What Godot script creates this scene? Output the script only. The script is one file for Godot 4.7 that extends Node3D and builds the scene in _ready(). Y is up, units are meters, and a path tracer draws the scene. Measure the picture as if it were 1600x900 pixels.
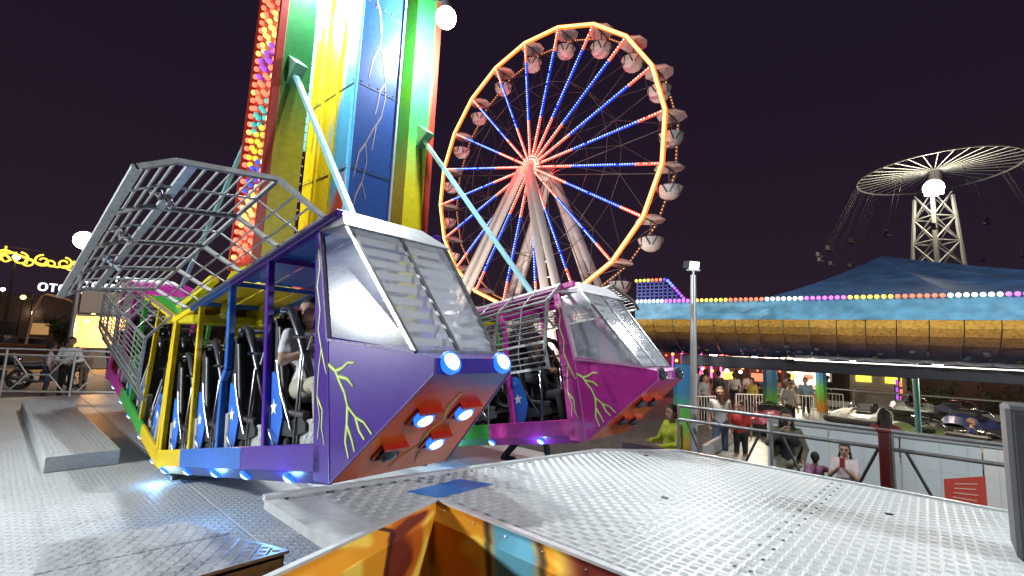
extends Node3D
# Night fairground. Ride frame: s along the gondolas (towards their near noses), t across, y up.
const PHI := -0.728
const RIDE := Vector3(-4.591, 0, -6.339)
const TAU_V := 0.1865
var M := {}
var taken := {}
var rng := RandomNumberGenerator.new()

# ---------------------------------------------------------------- mesh builder
class MB:
	var v := PackedVector3Array()
	var n := PackedVector3Array()
	var c := PackedColorArray()
	var col := Color(1, 1, 1)
	func tri(a: Vector3, b: Vector3, d: Vector3) -> void:
		var nn := (b - a).cross(d - a)
		if nn.length_squared() < 1e-16: return
		nn = nn.normalized()
		v.append(a); v.append(d); v.append(b)
		for i in 3:
			n.append(nn); c.append(col)
	func tric(a: Vector3, b: Vector3, d: Vector3, ca: Color, cb: Color, cd: Color) -> void:
		var nn := (b - a).cross(d - a)
		if nn.length_squared() < 1e-16: return
		nn = nn.normalized()
		v.append(a); v.append(d); v.append(b)
		c.append(ca); c.append(cd); c.append(cb)
		for i in 3: n.append(nn)
	func trin(a: Vector3, b: Vector3, d: Vector3, na: Vector3, nb: Vector3, nd: Vector3) -> void:
		v.append(a); v.append(d); v.append(b)
		n.append(na); n.append(nd); n.append(nb)
		for i in 3: c.append(col)
	func quad(a: Vector3, b: Vector3, d: Vector3, e: Vector3) -> void:
		tri(a, b, d); tri(a, d, e)
	func quadc(a: Vector3, b: Vector3, d: Vector3, e: Vector3, ca: Color, cb: Color, cd: Color, ce: Color) -> void:
		tric(a, b, d, ca, cb, cd); tric(a, d, e, ca, cd, ce)
	func box(tr: Transform3D, size: Vector3, bev := 0.0) -> void:
		var h := size * 0.5
		if bev <= 0.0:
			var p := []
			for i in 8:
				p.append(tr * Vector3(h.x if i & 1 else -h.x, h.y if i & 2 else -h.y, h.z if i & 4 else -h.z))
			quad(p[0], p[2], p[3], p[1]); quad(p[4], p[5], p[7], p[6])
			quad(p[0], p[1], p[5], p[4]); quad(p[2], p[6], p[7], p[3])
			quad(p[0], p[4], p[6], p[2]); quad(p[1], p[3], p[7], p[5])
			return
		bev = minf(bev, minf(h.x, minf(h.y, h.z)) * 0.9)
		var k := h - Vector3(bev, bev, bev)
		var axes := [[0, 1, 2], [1, 2, 0], [2, 0, 1]]
		for ax in axes:
			for sg in [-1.0, 1.0]:
				var q := []
				for e in [[-1.0, -1.0], [1.0, -1.0], [1.0, 1.0], [-1.0, 1.0]]:
					var w := Vector3()
					w[ax[0]] = h[ax[0]] * sg; w[ax[1]] = k[ax[1]] * e[0]; w[ax[2]] = k[ax[2]] * e[1]
					q.append(tr * w)
				if sg > 0: quad(q[0], q[1], q[2], q[3])
				else: quad(q[3], q[2], q[1], q[0])
		for ax in axes:
			for s1 in [-1.0, 1.0]:
				for s2 in [-1.0, 1.0]:
					var w1 := Vector3(); var w2 := Vector3(); var w3 := Vector3(); var w4 := Vector3()
					w1[ax[1]] = h[ax[1]] * s1; w1[ax[2]] = k[ax[2]] * s2
					w2 = w1; w1[ax[0]] = -k[ax[0]]; w2[ax[0]] = k[ax[0]]
					w3[ax[1]] = k[ax[1]] * s1; w3[ax[2]] = h[ax[2]] * s2
					w4 = w3; w3[ax[0]] = k[ax[0]]; w4[ax[0]] = -k[ax[0]]
					if s1 * s2 > 0: quad(tr * w1, tr * w2, tr * w3, tr * w4)
					else: quad(tr * w4, tr * w3, tr * w2, tr * w1)
		for i in 8:
			var sx := 1.0 if i & 1 else -1.0
			var sy := 1.0 if i & 2 else -1.0
			var sz := 1.0 if i & 4 else -1.0
			var a := tr * Vector3(h.x * sx, k.y * sy, k.z * sz)
			var b := tr * Vector3(k.x * sx, h.y * sy, k.z * sz)
			var d := tr * Vector3(k.x * sx, k.y * sy, h.z * sz)
			if sx * sy * sz > 0: tri(a, b, d)
			else: tri(a, d, b)
	func bx(at: Vector3, size: Vector3, bev := 0.0) -> void:
		box(Transform3D(Basis(), at), size, bev)
	func beam(a: Vector3, b: Vector3, w: float, h: float, up := Vector3.UP, bev := 0.0) -> void:
		var d := b - a
		var L := d.length()
		if L < 1e-5: return
		d /= L
		if absf(d.dot(up)) > 0.98: up = Vector3.RIGHT if absf(d.x) < 0.9 else Vector3.BACK
		var x := up.cross(d).normalized()
		var y := d.cross(x)
		box(Transform3D(Basis(x, y, d), (a + b) * 0.5), Vector3(w, h, L), bev)
	func tube(pts: Array, r, sides := 8, closed := false, caps := true) -> void:
		var m := pts.size()
		var rings := []
		var norms := []
		var prev := Vector3.ZERO
		for i in m:
			var a: Vector3 = pts[(i - 1 + m) % m] if closed else pts[maxi(i - 1, 0)]
			var b: Vector3 = pts[(i + 1) % m] if closed else pts[mini(i + 1, m - 1)]
			var d := (b - a).normalized()
			var u := prev
			if i == 0:
				u = Vector3.UP if absf(d.y) < 0.9 else Vector3.RIGHT
			var x := (u - d * u.dot(d)).normalized()
			prev = x
			var y := d.cross(x)
			var rr: float = r[i] if r is Array else r
			var ring := []
			var nn := []
			for k in sides:
				var an := TAU * k / sides
				var q := x * cos(an) + y * sin(an)
				nn.append(q); ring.append(pts[i] + q * rr)
			rings.append(ring); norms.append(nn)
		var last := m if closed else m - 1
		for i in last:
			var j := (i + 1) % m
			for k in sides:
				var l := (k + 1) % sides
				trin(rings[i][k], rings[i][l], rings[j][l], norms[i][k], norms[i][l], norms[j][l])
				trin(rings[i][k], rings[j][l], rings[j][k], norms[i][k], norms[j][l], norms[j][k])
		if caps and not closed:
			for k in range(1, sides - 1):
				tri(rings[0][0], rings[0][k + 1], rings[0][k])
				tri(rings[m - 1][0], rings[m - 1][k], rings[m - 1][k + 1])
	func rod(a: Vector3, b: Vector3, r: float, sides := 6) -> void:
		tube([a, b], r, sides)
	func lathe(prof: Array, tr := Transform3D(), sides := 16, arc := TAU) -> void:
		# prof: Vector2(radius, height) from bottom to top, turned round local y
		for i in prof.size() - 1:
			var p: Vector2 = prof[i]
			var q: Vector2 = prof[i + 1]
			var sl := Vector2(q.y - p.y, p.x - q.x)
			if sl.length() < 1e-7: continue
			sl = sl.normalized()
			for k in sides:
				var a0 := arc * k / sides
				var a1 := arc * (k + 1) / sides
				var d0 := Vector3(cos(a0), 0, sin(a0))
				var d1 := Vector3(cos(a1), 0, sin(a1))
				var n0 := (tr.basis * (d0 * sl.x + Vector3.UP * sl.y)).normalized()
				var n1 := (tr.basis * (d1 * sl.x + Vector3.UP * sl.y)).normalized()
				var A := tr * (d0 * p.x + Vector3.UP * p.y)
				var B := tr * (d1 * p.x + Vector3.UP * p.y)
				var C := tr * (d1 * q.x + Vector3.UP * q.y)
				var D := tr * (d0 * q.x + Vector3.UP * q.y)
				if p.x > 1e-6: trin(A, C, B, n0, n1, n1)
				if q.x > 1e-6: trin(A, D, C, n0, n0, n1)
	func ball(at: Vector3, r: float, sides := 8, rings := 5) -> void:
		var pf := []
		for i in rings + 1:
			var a := -PI / 2 + PI * i / rings
			pf.append(Vector2(maxf(cos(a), 0.0) * r, sin(a) * r))
		lathe(pf, Transform3D(Basis(), at), sides)
	func fan(pts: Array) -> void:
		for i in range(1, pts.size() - 1): tri(pts[0], pts[i], pts[i + 1])
	func slab(pts: Array, off: Vector3) -> void:
		# a plate: pts is its outline (counter-clockwise seen from off), off its thickness
		var top := []
		var bot := []
		for q in pts:
			top.append(q + off); bot.append(q)
		fan(top)
		bot.reverse(); fan(bot); bot.reverse()
		for i in pts.size():
			var j := (i + 1) % pts.size()
			quad(bot[i], bot[j], top[j], top[i])
	func mesh() -> ArrayMesh:
		var arr := []
		arr.resize(Mesh.ARRAY_MAX)
		arr[Mesh.ARRAY_VERTEX] = v; arr[Mesh.ARRAY_NORMAL] = n; arr[Mesh.ARRAY_COLOR] = c
		var m := ArrayMesh.new()
		m.add_surface_from_arrays(Mesh.PRIMITIVE_TRIANGLES, arr)
		return m

# ---------------------------------------------------------------- nodes
func part(called: String, mesh, m, parent, at = null):
	var o := MeshInstance3D.new()
	o.name = called
	o.mesh = mesh.mesh() if mesh is MB else mesh
	o.material_override = m
	if at is Vector3: o.position = at
	elif at is Transform3D: o.transform = at
	parent.add_child(o, true)
	return o
func numbered(called: String) -> String:
	if not taken.has(called):
		taken[called] = 0
		return called
	taken[called] += 1
	return "%s_%03d" % [called, taken[called]]
func tag(o, label: String, category: String, group := "", kind := ""):
	if label != "": o.set_meta("label", label)
	if category != "": o.set_meta("category", category)
	if group != "": o.set_meta("group", group)
	if kind != "": o.set_meta("kind", kind)
	return o
func thing(called: String, label: String, category: String, at := Vector3.ZERO, turn := 0.0, group := ""):
	var o := Node3D.new()
	o.name = numbered(called)
	add_child(o)
	o.position = at
	o.rotation.y = turn
	return tag(o, label, category, group)
func one(called: String, mesh, m, label: String, category: String, at := Vector3.ZERO, turn := 0.0, group := ""):
	var o = part(numbered(called), mesh, m, self)
	o.position = at
	o.rotation.y = turn
	return tag(o, label, category, group)
func structure(called: String, mesh, m, at := Vector3.ZERO, turn := 0.0):
	var o = part(numbered(called), mesh, m, self)
	o.position = at
	o.rotation.y = turn
	o.set_meta("kind", "structure")
	return o
func stuff(called: String, mesh: Mesh, m, xs: Array, parent, cols = null):
	var mm := MultiMesh.new()
	mm.transform_format = MultiMesh.TRANSFORM_3D
	mm.mesh = mesh
	mm.instance_count = xs.size()
	for i in xs.size(): mm.set_instance_transform(i, xs[i])
	var o := MultiMeshInstance3D.new()
	o.name = called
	o.multimesh = mm
	o.material_override = m
	o.set_meta("kind", "stuff")
	parent.add_child(o, true)
	return o
func R(s: float, t: float, y: float) -> Vector3:   # ride frame to world
	return RIDE + Vector3(0.7467 * s + 0.6652 * t, y, 0.6652 * s - 0.7467 * t)
func P(s: float, y: float, t: float) -> Vector3:   # ride frame to a node turned by PHI
	return Vector3(s, y, -t)
func lin(r: float, g: float, b: float, a := 1.0) -> Color:
	var k := Color(r, g, b, a).linear_to_srgb()
	k.a = a
	return k
func mat(key: String, c: Color, rough := 0.6, metal := 0.0) -> StandardMaterial3D:
	var m := StandardMaterial3D.new()
	m.albedo_color = c
	m.roughness = rough
	m.metallic = metal
	M[key] = m
	return m
func glow(key: String, r: float, g: float, b: float, e: float) -> StandardMaterial3D:
	var m := mat(key, Color(0.1, 0.1, 0.1), 0.5)
	var mx := maxf(r, maxf(g, b))
	m.albedo_color = lin(0.3 * r / mx + 0.02, 0.3 * g / mx + 0.02, 0.3 * b / mx + 0.02)
	m.emission_enabled = true
	m.emission = lin(r, g, b)
	m.emission_energy_multiplier = e
	return m
func vmat(key: String, rough := 0.6, metal := 0.0) -> StandardMaterial3D:
	var m := mat(key, Color(1, 1, 1), rough, metal)
	m.vertex_color_use_as_albedo = true
	return m
func noise_tex(freq: float, cols: Array, size := 512, seed_ := 1, octaves := 4, kind := FastNoiseLite.TYPE_SIMPLEX_SMOOTH) -> NoiseTexture2D:
	var nz := FastNoiseLite.new()
	nz.seed = seed_
	nz.noise_type = kind
	nz.frequency = freq
	nz.fractal_octaves = octaves
	var t := NoiseTexture2D.new()
	t.width = size; t.height = size
	t.seamless = true
	t.noise = nz
	var g := Gradient.new()
	var offs := PackedFloat32Array()
	var cc := PackedColorArray()
	for i in cols.size():
		offs.append(float(i) / (cols.size() - 1)); cc.append(cols[i])
	g.offsets = offs
	g.colors = cc
	t.color_ramp = g
	return t
func grain(m: StandardMaterial3D, freq: float, lo: float, hi: float, scale: float, seed_ := 1, octaves := 4):
	# mottled wear: multiplies the colour by a noise between lo and hi, in world space
	m.albedo_texture = noise_tex(freq, [Color(lo, lo, lo), Color(hi, hi, hi)], 512, seed_, octaves)
	m.uv1_triplanar = true
	m.uv1_world_triplanar = true
	m.uv1_scale = Vector3(scale, scale, scale)
	return m
func omni(at: Vector3, col: Color, e: float, size := 0.1, parent: Node = self, rg := 40.0):
	var l := OmniLight3D.new()
	l.light_color = col
	l.light_energy = e
	l.light_size = size
	l.omni_range = rg
	l.omni_attenuation = 2.0
	l.shadow_enabled = true
	l.position = at
	l.name = "lamp_light"
	parent.add_child(l, true)
	return l
func spot(at: Vector3, to: Vector3, col: Color, e: float, angle := 60.0, size := 0.2):
	var l := SpotLight3D.new()
	l.light_color = col
	l.light_energy = e
	l.light_size = size
	l.spot_range = 80.0
	l.spot_attenuation = 2.0
	l.spot_angle = angle
	l.shadow_enabled = true
	l.name = "flood_light_beam"
	add_child(l, true)
	l.look_at_from_position(at, to, Vector3.UP if absf((to - at).normalized().y) < 0.98 else Vector3.RIGHT)
	return l

# ---------------------------------------------------------------- light, camera
func camera_and_light() -> void:
	var cam := Camera3D.new()
	cam.name = "camera"
	add_child(cam)
	cam.fov = 63.94
	cam.near = 0.05
	cam.far = 4000.0
	cam.position = Vector3(0, 2.5, 0)
	cam.basis = Basis(Vector3.RIGHT, 0.1231) * Basis(Vector3.BACK, 0.0447)
	cam.current = true
	var env := Environment.new()
	env.background_mode = Environment.BG_SKY
	var sky := Sky.new()
	var sm := ProceduralSkyMaterial.new()
	sm.sky_top_color = Color(0.088, 0.059, 0.113)
	sm.sky_horizon_color = Color(0.14, 0.098, 0.135)
	sm.sky_curve = 0.2
	sm.ground_bottom_color = Color(0.05, 0.045, 0.05)
	sm.ground_horizon_color = Color(0.12, 0.09, 0.1)
	sm.sky_cover = noise_tex(0.004, [Color(0, 0, 0, 0), Color(0.012, 0.006, 0.012, 0.3), Color(0.06, 0.035, 0.055, 0.6)], 512, 8, 5)
	sm.sky_cover_modulate = Color(0.6, 0.6, 0.6, 1.0)
	sm.sun_angle_max = 0.0
	sky.sky_material = sm
	env.sky = sky
	env.tonemap_mode = Environment.TONE_MAPPER_LINEAR
	env.tonemap_exposure = 1.5
	env.sdfgi_enabled = true
	env.ssao_enabled = true
	env.ssil_enabled = true
	var we := WorldEnvironment.new()
	we.name = "world_environment"
	we.environment = env
	add_child(we)
	var moon := DirectionalLight3D.new()
	moon.name = "moon_light"
	moon.light_energy = 0.01
	moon.light_color = Color(0.8, 0.85, 1.0)
	moon.light_angular_distance = 0.5
	moon.shadow_enabled = true
	add_child(moon)
	moon.rotation = Vector3(deg_to_rad(-50), deg_to_rad(40), 0)

func materials() -> void:
	var k := mat("steel", lin(0.42, 0.42, 0.41), 0.38, 0.75)
	grain(k, 0.02, 0.75, 1.0, 1.3, 3)
	k = mat("alu", lin(0.5, 0.515, 0.51), 0.48, 0.15)
	grain(k, 0.02, 0.84, 1.0, 1.2, 5, 5)
	k = mat("alu_floor", lin(0.5, 0.515, 0.515), 0.52, 0.12)
	grain(k, 0.02, 0.84, 1.0, 1.6, 9, 5)
	k = mat("alu_trim", lin(0.58, 0.595, 0.6), 0.42, 0.2)
	grain(k, 0.03, 0.85, 1.0, 0.8, 12, 4)
	mat("black", lin(0.012, 0.012, 0.013), 0.45)
	mat("bar_grey", lin(0.05, 0.05, 0.055), 0.3, 0.4)
	mat("rubber", lin(0.02, 0.02, 0.02), 0.8)
	mat("dark_metal", lin(0.06, 0.06, 0.065), 0.45, 0.5)
	mat("chrome", lin(0.6, 0.6, 0.6), 0.18, 1.0)
	mat("white_paint", lin(0.72, 0.72, 0.7), 0.45)
	mat("dull_white", lin(0.5, 0.49, 0.47), 0.6)
	mat("grey_paint", lin(0.25, 0.26, 0.27), 0.5)
	mat("seat_blue", lin(0.02, 0.13, 0.55), 0.35)
	mat("star_white", lin(0.75, 0.75, 0.75), 0.5)
	mat("teal_paint", lin(0.16, 0.42, 0.44), 0.4)
	k = vmat("paint", 0.36)
	k.metallic_specular = 0.35
	k.clearcoat_enabled = true
	k.clearcoat = 0.25
	k.clearcoat_roughness = 0.12
	grain(k, 0.02, 0.84, 1.0, 0.9, 21, 5)
	k = vmat("matte", 0.75)
	k = vmat("skin_cloth", 0.8)
	grain(k, 0.03, 0.72, 1.0, 3.0, 15, 4)
	k = mat("plexi", Color(0.6, 0.64, 0.72, 0.42), 0.2)
	k.transparency = BaseMaterial3D.TRANSPARENCY_ALPHA
	k.albedo_texture = noise_tex(0.006, [Color(0.55, 0.57, 0.62, 1), Color(0.8, 0.8, 0.84, 1), Color(1, 1, 1, 1)], 512, 91, 6)
	k.uv1_triplanar = true
	k.uv1_scale = Vector3(0.5, 4.0, 0.5)
	k = mat("plexi_clear", Color(0.84, 0.86, 0.9, 0.35), 0.14)
	k.transparency = BaseMaterial3D.TRANSPARENCY_ALPHA
	k = mat("asphalt", lin(0.09, 0.085, 0.08), 0.85)
	grain(k, 0.02, 0.6, 1.0, 0.25, 31, 5)
	k = mat("paving", lin(0.2, 0.185, 0.165), 0.8)
	grain(k, 0.03, 0.65, 1.0, 0.4, 33, 5)
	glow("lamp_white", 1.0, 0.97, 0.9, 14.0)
	glow("lamp_soft", 1.0, 0.95, 0.85, 3.0)
	glow("led_ice", 0.55, 0.8, 1.0, 3.0)
	glow("led_halo", 0.02, 0.16, 0.9, 1.1)
	mat("led_off", lin(0.05, 0.07, 0.09), 0.1, 0.3)

# ---------------------------------------------------------------- the swinging ride
const W := 1.04
var PAL := {
	"yellow": Color(0.72, 0.5, 0.01), "blue": Color(0.03, 0.14, 0.5), "purple": Color(0.07, 0.014, 0.29),
	"green": Color(0.05, 0.36, 0.05), "pink": Color(0.5, 0.028, 0.29), "orange": Color(0.68, 0.11, 0.004),
	"red": Color(0.52, 0.028, 0.014), "navy": Color(0.02, 0.05, 0.24), "sky": Color(0.08, 0.4, 0.62),
	"lime": Color(0.22, 0.55, 0.06), "mauve": Color(0.32, 0.2, 0.5)}
func H(u: float, v: float, t: float, h: float) -> Vector3:   # one half of a gondola, its floor rising to the nose
	return Vector3(h * (u * cos(TAU_V) - v * sin(TAU_V)), 0.64 + u * sin(TAU_V) + v * cos(TAU_V), -t)
func HB(h: float) -> Basis:   # axes of a half: x along the floor, y off the floor, z across
	var x := Vector3(h * cos(TAU_V), sin(TAU_V), 0)
	var y := Vector3(-h * sin(TAU_V), cos(TAU_V), 0)
	return Basis(x, y, x.cross(y))
func bolt_ribbon(m: MB, pts: Array, w0: float, w1: float, nrm: Vector3, col: Color) -> void:
	# a painted streak: a thin ribbon along pts lying on a face with normal nrm
	m.col = col
	for i in pts.size() - 1:
		var a: Vector3 = pts[i]
		var b: Vector3 = pts[i + 1]
		var x := nrm.cross(b - a).normalized()
		var k0 := lerpf(w0, w1, float(i) / (pts.size() - 1))
		var k1 := lerpf(w0, w1, float(i + 1) / (pts.size() - 1))
		m.quad(a - x * k0, b - x * k1, b + x * k1, a + x * k0)
func lightning(m: MB, o: Vector3, ex: Vector3, ey: Vector3, nrm: Vector3, paths: Array, w: float, glowc: Color, core: Color) -> void:
	for lay in 2:
		for pa in paths:
			var q := []
			for i in pa.size():
				var p2: Vector2 = pa[i]
				q.append(o + ex * p2.x + ey * p2.y + nrm * (0.003 + 0.002 * lay))
			if lay == 0: bolt_ribbon(m, q, w * 1.0, w * 0.5, nrm, glowc)
			else: bolt_ribbon(m, q, w * 0.4, w * 0.22, nrm, core)
func star_mesh(r: float, th: float) -> ArrayMesh:
	var m := MB.new()
	var q := []
	for i in 10:
		var a := PI / 2 + TAU * i / 10
		var k := r if i % 2 == 0 else r * 0.42
		q.append(Vector3(cos(a) * k, sin(a) * k, 0))
	for i in 10:
		m.tri(Vector3(0, 0, th), q[i] + Vector3(0, 0, th), q[(i + 1) % 10] + Vector3(0, 0, th))
		m.quad(q[i], q[(i + 1) % 10], q[(i + 1) % 10] + Vector3(0, 0, th), q[i] + Vector3(0, 0, th))
	return m.mesh()
func seat_meshes() -> Dictionary:
	# a seat facing +x, base at the floor, centred on z
	var d := {}
	var m := MB.new()
	var prof := [Vector2(0.5, 0.34), Vector2(0.42, 0.4), Vector2(0.16, 0.36), Vector2(0.06, 0.44), Vector2(-0.02, 0.8), Vector2(-0.06, 1.22), Vector2(-0.1, 1.3), Vector2(-0.16, 1.26), Vector2(-0.16, 0.8), Vector2(-0.1, 0.28), Vector2(0.3, 0.24), Vector2(0.5, 0.28)]
	for zz in [[-0.22, 0.22]]:
		for i in prof.size():
			var a: Vector2 = prof[i]
			var b: Vector2 = prof[(i + 1) % prof.size()]
			m.quad(Vector3(a.x, a.y, zz[1]), Vector3(a.x, a.y, zz[0]), Vector3(b.x, b.y, zz[0]), Vector3(b.x, b.y, zz[1]))
		for sg in [0, 1]:
			var q := []
			for a in prof: q.append(Vector3(a.x, a.y, zz[sg]))
			var idx := Geometry2D.triangulate_polygon(PackedVector2Array(prof))
			for i in range(0, idx.size(), 3): m.tri(q[idx[i]], q[idx[i + 1]], q[idx[i + 2]])
	# bolsters
	for sz in [-0.2, 0.2]:
		m.tube([Vector3(0.48, 0.4, sz), Vector3(0.2, 0.44, sz), Vector3(0.1, 0.52, sz), Vector3(0.04, 0.85, sz), Vector3(-0.02, 1.2, sz)], 0.036, 6)
	d.shell = m.mesh()
	m = MB.new()   # shoulder bar: two padded arms from behind the head over the shoulders
	for sz in [-0.15, 0.15]:
		m.tube([Vector3(-0.14, 1.12, sz), Vector3(-0.13, 1.3, sz), Vector3(-0.04, 1.38, sz), Vector3(0.08, 1.32, sz), Vector3(0.23, 1.1, sz), Vector3(0.35, 0.82, sz * 0.9), Vector3(0.39, 0.6, sz * 0.7)], [0.025, 0.036, 0.04, 0.04, 0.038, 0.038, 0.03], 8)
	m.tube([Vector3(0.38, 0.64, -0.12), Vector3(0.41, 0.61, 0), Vector3(0.38, 0.64, 0.12)], 0.04, 8)
	d.bar = m.mesh()
	m = MB.new()
	m.rod(Vector3(0.31, 1.06, -0.24), Vector3(0.31, 1.06, 0.24), 0.016, 8)
	m.rod(Vector3(0.34, 0.95, -0.13), Vector3(0.42, 1.06, -0.13), 0.014, 6)
	m.rod(Vector3(0.34, 0.95, 0.13), Vector3(0.42, 1.06, 0.13), 0.014, 6)
	for sz in [-1.0, 1.0]:
		m.tube([Vector3(0.33, 0.9, sz * 0.17), Vector3(0.36, 0.5, sz * 0.215), Vector3(0.3, 0.02, sz * 0.22)], 0.02, 8)
		m.tube([Vector3(-0.02, 0.9, sz * 0.235), Vector3(0.1, 0.6, sz * 0.24), Vector3(0.3, 0.3, sz * 0.24)], 0.013, 6)
	d.grip = m.mesh()
	m = MB.new()   # blue side panel
	m.slab([Vector3(-0.2, 0.1, 0), Vector3(0.02, 0.16, 0), Vector3(0.12, 0.42, 0), Vector3(0.04, 0.78, 0), Vector3(-0.14, 0.82, 0)], Vector3(0, 0, 0.012))
	d.side = m.mesh()
	d.star = star_mesh(0.075, 0.004)
	m = MB.new()
	m.bx(Vector3(-0.02, 0.12, 0), Vector3(0.3, 0.24, 0.4), 0.015)
	d.base = m.mesh()
	return d
func lamp_meshes() -> Dictionary:
	var d := {}
	var m := MB.new()
	m.lathe([Vector2(0.0, -0.02), Vector2(0.062, -0.02), Vector2(0.068, 0.012), Vector2(0.06, 0.026), Vector2(0.05, 0.02)], Transform3D(), 14)
	d.housing = m.mesh()
	m = MB.new()
	m.lathe([Vector2(0.05, 0.018), Vector2(0.042, 0.032), Vector2(0.022, 0.04), Vector2(0.0, 0.043)], Transform3D(), 14)
	d.lens = m.mesh()
	return d
func add_pod(lm: Dictionary, g, at: Vector3, nrm: Vector3, lit := true, k := 1.0, own := false) -> void:
	var y := nrm.normalized()
	var x := y.cross(Vector3(0.3, 0.9, 0.2)).normalized()
	var tr := Transform3D(Basis(x * k, y * k, x.cross(y) * k), at)
	var hsg = part("spotlight", lm.housing, M.led_halo if lit else M.dark_metal, g, tr)  # lit housings glow blue, standing in for the halo round the lens
	part("lens", lm.lens, M.led_ice if lit else M.led_off, hsg)
	if own: omni(at + y * 0.12, Color(0.45, 0.7, 1.0), 0.16, 0.06, g)
func cage(g, h: float, side: float, open_deg: float, u0: float, u1: float) -> void:
	# a barred side door hinged on the roof edge; side 0 at t = 0, 1 at t = W
	var sec := [Vector2(0, 0), Vector2(-0.36, 0.22), Vector2(-1.0, 0.14), Vector2(-1.19, 0.03)]
	var an := deg_to_rad(open_deg)
	var cs := []
	for q in sec:   # outwards is -x; negative angles turn the door down
		var o := -float(q.x)
		cs.append(Vector2(-(o * cos(an) - q.y * sin(an)), o * sin(an) + q.y * cos(an)))
	var pt := func(u: float, k: float) -> Vector3:
		var i := mini(int(k), 2)
		var w: Vector2 = cs[i].lerp(cs[i + 1], k - i)
		var t := w.x if side == 0 else W - w.x
		return H(u, 2.0 + w.y, t, h)
	var nb = HB(h)
	var us := [u1, u1 - 0.85, u1 - 1.75, u1 - 2.65, u0]
	var root = null
	for i in us.size():
		var m := MB.new()
		for k in 3: m.beam(pt.call(us[i], float(k)), pt.call(us[i], k + 1.0), 0.035, 0.035, nb.x)
		var o = part("cage_frame", m, M.steel, g)
		if i == 0: root = o
	for k in [0.0, 1.0, 1.85, 3.0]:
		var m := MB.new()
		m.beam(pt.call(u0, k), pt.call(u1, k), 0.055 if k in [1.85, 3.0] else 0.028, 0.03, nb.y)
		part("cage_rail", m, M.steel, g)
	for k in [0.3, 0.62, 1.12, 1.24, 1.36, 1.48, 1.6, 1.72, 2.0, 2.3, 2.65]:
		var m := MB.new()
		m.rod(pt.call(u0, k), pt.call(u1, k), 0.009, 6)
		part("cage_bar", m, M.steel, g)
	# cross rods between frames
	for i in us.size() - 1:
		var m := MB.new()
		var um: float = (us[i] + us[i + 1]) * 0.5
		m.tube([pt.call(um, 0.0), pt.call(um, 1.0), pt.call(um, 2.0), pt.call(um, 3.0)], 0.009, 6)
		part("cage_bar", m, M.steel, g)
	if open_deg > -30:
		for q in [[0.83, 1.9], [0.58, 2.1], [0.32, 1.9]]:
			var m := MB.new()
			var c: Vector3 = pt.call(lerpf(u0, u1, q[0]), q[1])
			for j in 5:
				m.ball(c + Vector3((j % 2) * 0.05 - 0.02, -0.05 + 0.02 * j, (j - 2) * 0.03), 0.032, 6, 4)
			part("cage_lock", m, M.chrome, g)
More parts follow.
